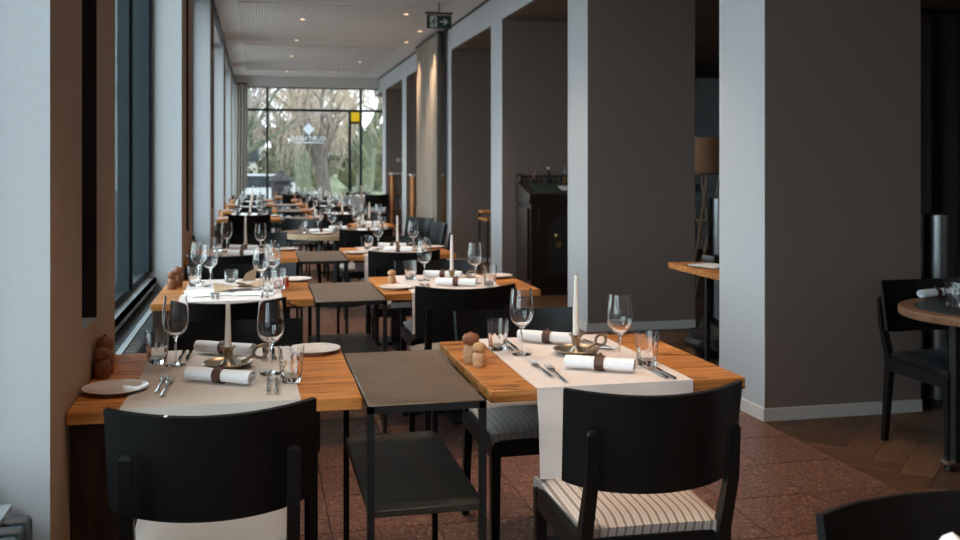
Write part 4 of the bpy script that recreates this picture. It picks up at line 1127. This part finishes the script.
def bush(label,x,y,z,rx,rz,seed,m='hedge'):
    rnd=random.Random(seed); mb=MB()
    for k in range(420):
        a,b=rnd.uniform(0,2*PI),math.acos(rnd.uniform(-0.2,1)); r=rnd.uniform(0.75,1.05)
        c=Vector((rx*r*math.sin(b)*math.cos(a),rx*0.7*r*math.sin(b)*math.sin(a),rz*r*math.cos(b)))
        e=Vector((rnd.uniform(-1,1),rnd.uniform(-1,1),rnd.uniform(-1,1))).normalized()*0.16; g=e.cross(Vector((rnd.uniform(-1,1),1,rnd.uniform(-1,1)))).normalized()*0.1
        mb.add([c-e,c+g,c+e,c-g],[(0,1,2,3)])
    core=bmesh.new(); bmesh.ops.create_icosphere(core,subdivisions=2,radius=1)
    for v in core.verts: v.co=Vector((v.co.x*rx*0.85,v.co.y*rx*0.6,v.co.z*rz*0.88))
    mb.bm(core)
    t=thing('bush',label,'bush',(x,y,z),0,'bushes on the slope'); link('foliage',mb.mesh('foliage',m),t)
for k,(x,y,z,rx,rz,lab) in enumerate(((-2.2,40,1.0,1.9,1.6,'far left behind the end window'),(1.5,41,1.2,1.6,1.3,'left of the logo'),(4.6,43.5,1.3,1.5,1.2,'centre of the slope'),(6.6,46,2.0,2.2,1.8,'right of the farther house'))): bush('dark leafy bush on the grass slope, '+lab,x,y,z,rx,rz,70+k)
def house(label,x,y,z,wd,dp,hh,rh,rz=0):
    t=thing('house',label,'house',(x,y,z),rz,'houses behind the park')
    link('wall',BX('wall','house_wall',-wd/2,wd/2,-dp/2,dp/2,-1.5,hh),t)
    link('roof',MB().prism([(-wd/2-0.4,hh-0.1),(wd/2+0.4,hh-0.1),(wd/2*0.2,hh+rh),(-wd/2*0.2,hh+rh)],-dp/2-0.4,dp/2+0.4).mesh('roof','roof_tile'),t)
    for k in range(3):
        wn_=link('window',BX('window','sill_grey',-wd/2+wd*(k+0.5)/3-0.35,-wd/2+wd*(k+0.5)/3+0.35,-dp/2-0.05,-dp/2,hh*0.35,hh*0.8),t)
        link('pane',BX('pane','house_pane',-wd/2+wd*(k+0.5)/3-0.28,-wd/2+wd*(k+0.5)/3+0.28,-dp/2-0.07,-dp/2-0.05,hh*0.39,hh*0.76),wn_)
house('pale house with brown roof left of the yellow pane',3.6,52,0.6,2.8,3,1.8,1.3)
house('white house with brown roof at the right window edge',7.6,50,0.6,3.2,4,2.2,1.5)
house('pale house far left behind the bare tree',-1.6,56,0.8,4,4,2.2,1.6)
# closed parasol hut
pk=thing('parasol','dark folded parasol over a round stand outside the end window','parasol',(0.62,27.5,-0.3))
link('pole',MB().tube([(0,0,0),(0,0,1.45)],0.04,8).mesh('pole','outdoor_dark'),pk)
link('canopy',MB().lathe([(0.0,1.62),(0.08,1.60),(0.13,1.50),(0.28,1.44),(0.36,1.32),(0.32,1.28),(0.27,1.26),(0.26,1.0),(0.24,0.5),(0.0,0.45)],12).mesh('canopy','outdoor_dark'),pk)
link('base',MB().lathe([(0.0,0.0),(0.35,0.0),(0.35,0.1),(0.0,0.12)],16).mesh('base','outdoor_grey'),pk)
# garden tables and chairs
gt=MB().lathe([(0.0,0.70),(0.45,0.70),(0.45,0.73),(0.0,0.73)],24).mesh('table_top','outdoor_grey')
gl_=MB().tube([(0,0,0),(0,0,0.70)],0.03,8).lathe([(0.0,0),(0.25,0),(0.25,0.03),(0.0,0.03)],16).mesh('table_stand','outdoor_grey')
gb=MB().sheet(lambda u,v:((u-.5)*0.5,-0.22+0.06*(2*u-1)**2,0.45+0.42*v),8,4,0.015).mesh('backrest','outdoor_grey')
gs=MB().bbox(-0.24,0.24,-0.22,0.22,0.42,0.45,0.008,1).mesh('seat','outdoor_grey')
gleg=MB().box(-0.015,0.015,-0.015,0.015,0,0.43).mesh('leg','outdoor_grey')
for k,(x,y) in enumerate(((-0.1,25.6),(1.5,25.4),(3.1,26.2),(0.4,29.8),(2.2,28.6),(3.4,28.0))):
    d=('first','second','third','fourth','fifth','sixth')[k]
    t=thing('garden_table','grey round garden table outside the end window, %s of six'%d,'table',(x,y,-0.3),0,'garden tables'); link('table_top',gt,t); link('table_stand',gl_,t)
    for q in range(3):
        a=0.4+k+q*2.1
        c=thing('garden_chair','grey garden chair beside the %s garden table outside, %s'%(d,('nearest','leftmost','farthest')[q]),'chair',(x+0.72*math.cos(a),y+0.72*math.sin(a),-0.3),a+PI/2,'chairs at the %s garden table'%d)
        link('backrest',gb,c); link('seat',gs,c)
        for sx in (-.21,.21):
            for sy in (-.19,.19): link('leg',gleg,c,(sx,sy,0))
# parked white car glimpsed at left
def car(label,x,y,rz):
    t=thing('car',label,'car',(x,y,-0.3),rz,'parked white cars')
    link('body',MB().prism([(-2.0,0.3),(2.0,0.3),(2.05,0.75),(1.3,0.92),(0.75,1.42),(-1.1,1.45),(-1.75,0.95),(-2.05,0.8)],-0.82,0.82).mesh('body','car_white'),t)
    link('side_window',MB().prism([(-1.5,0.95),(1.1,0.95),(0.68,1.36),(-1.02,1.38)],-0.83,0.83).mesh('side_window','house_pane'),t)
    for sx in (-1.25,1.25):
        for sy in (-0.8,0.8):
            m=MB().lathe([(0.0,-0.1),(0.32,-0.1),(0.32,0.1),(0.0,0.1)],18); m.v=[(a+sx,c_+sy,b+0.32) for a,b,c_ in m.v]
            link('wheel',m.mesh('wheel','tyre'),t)
car('white parked car behind the left panes of the end window',0.1,37,0.15)
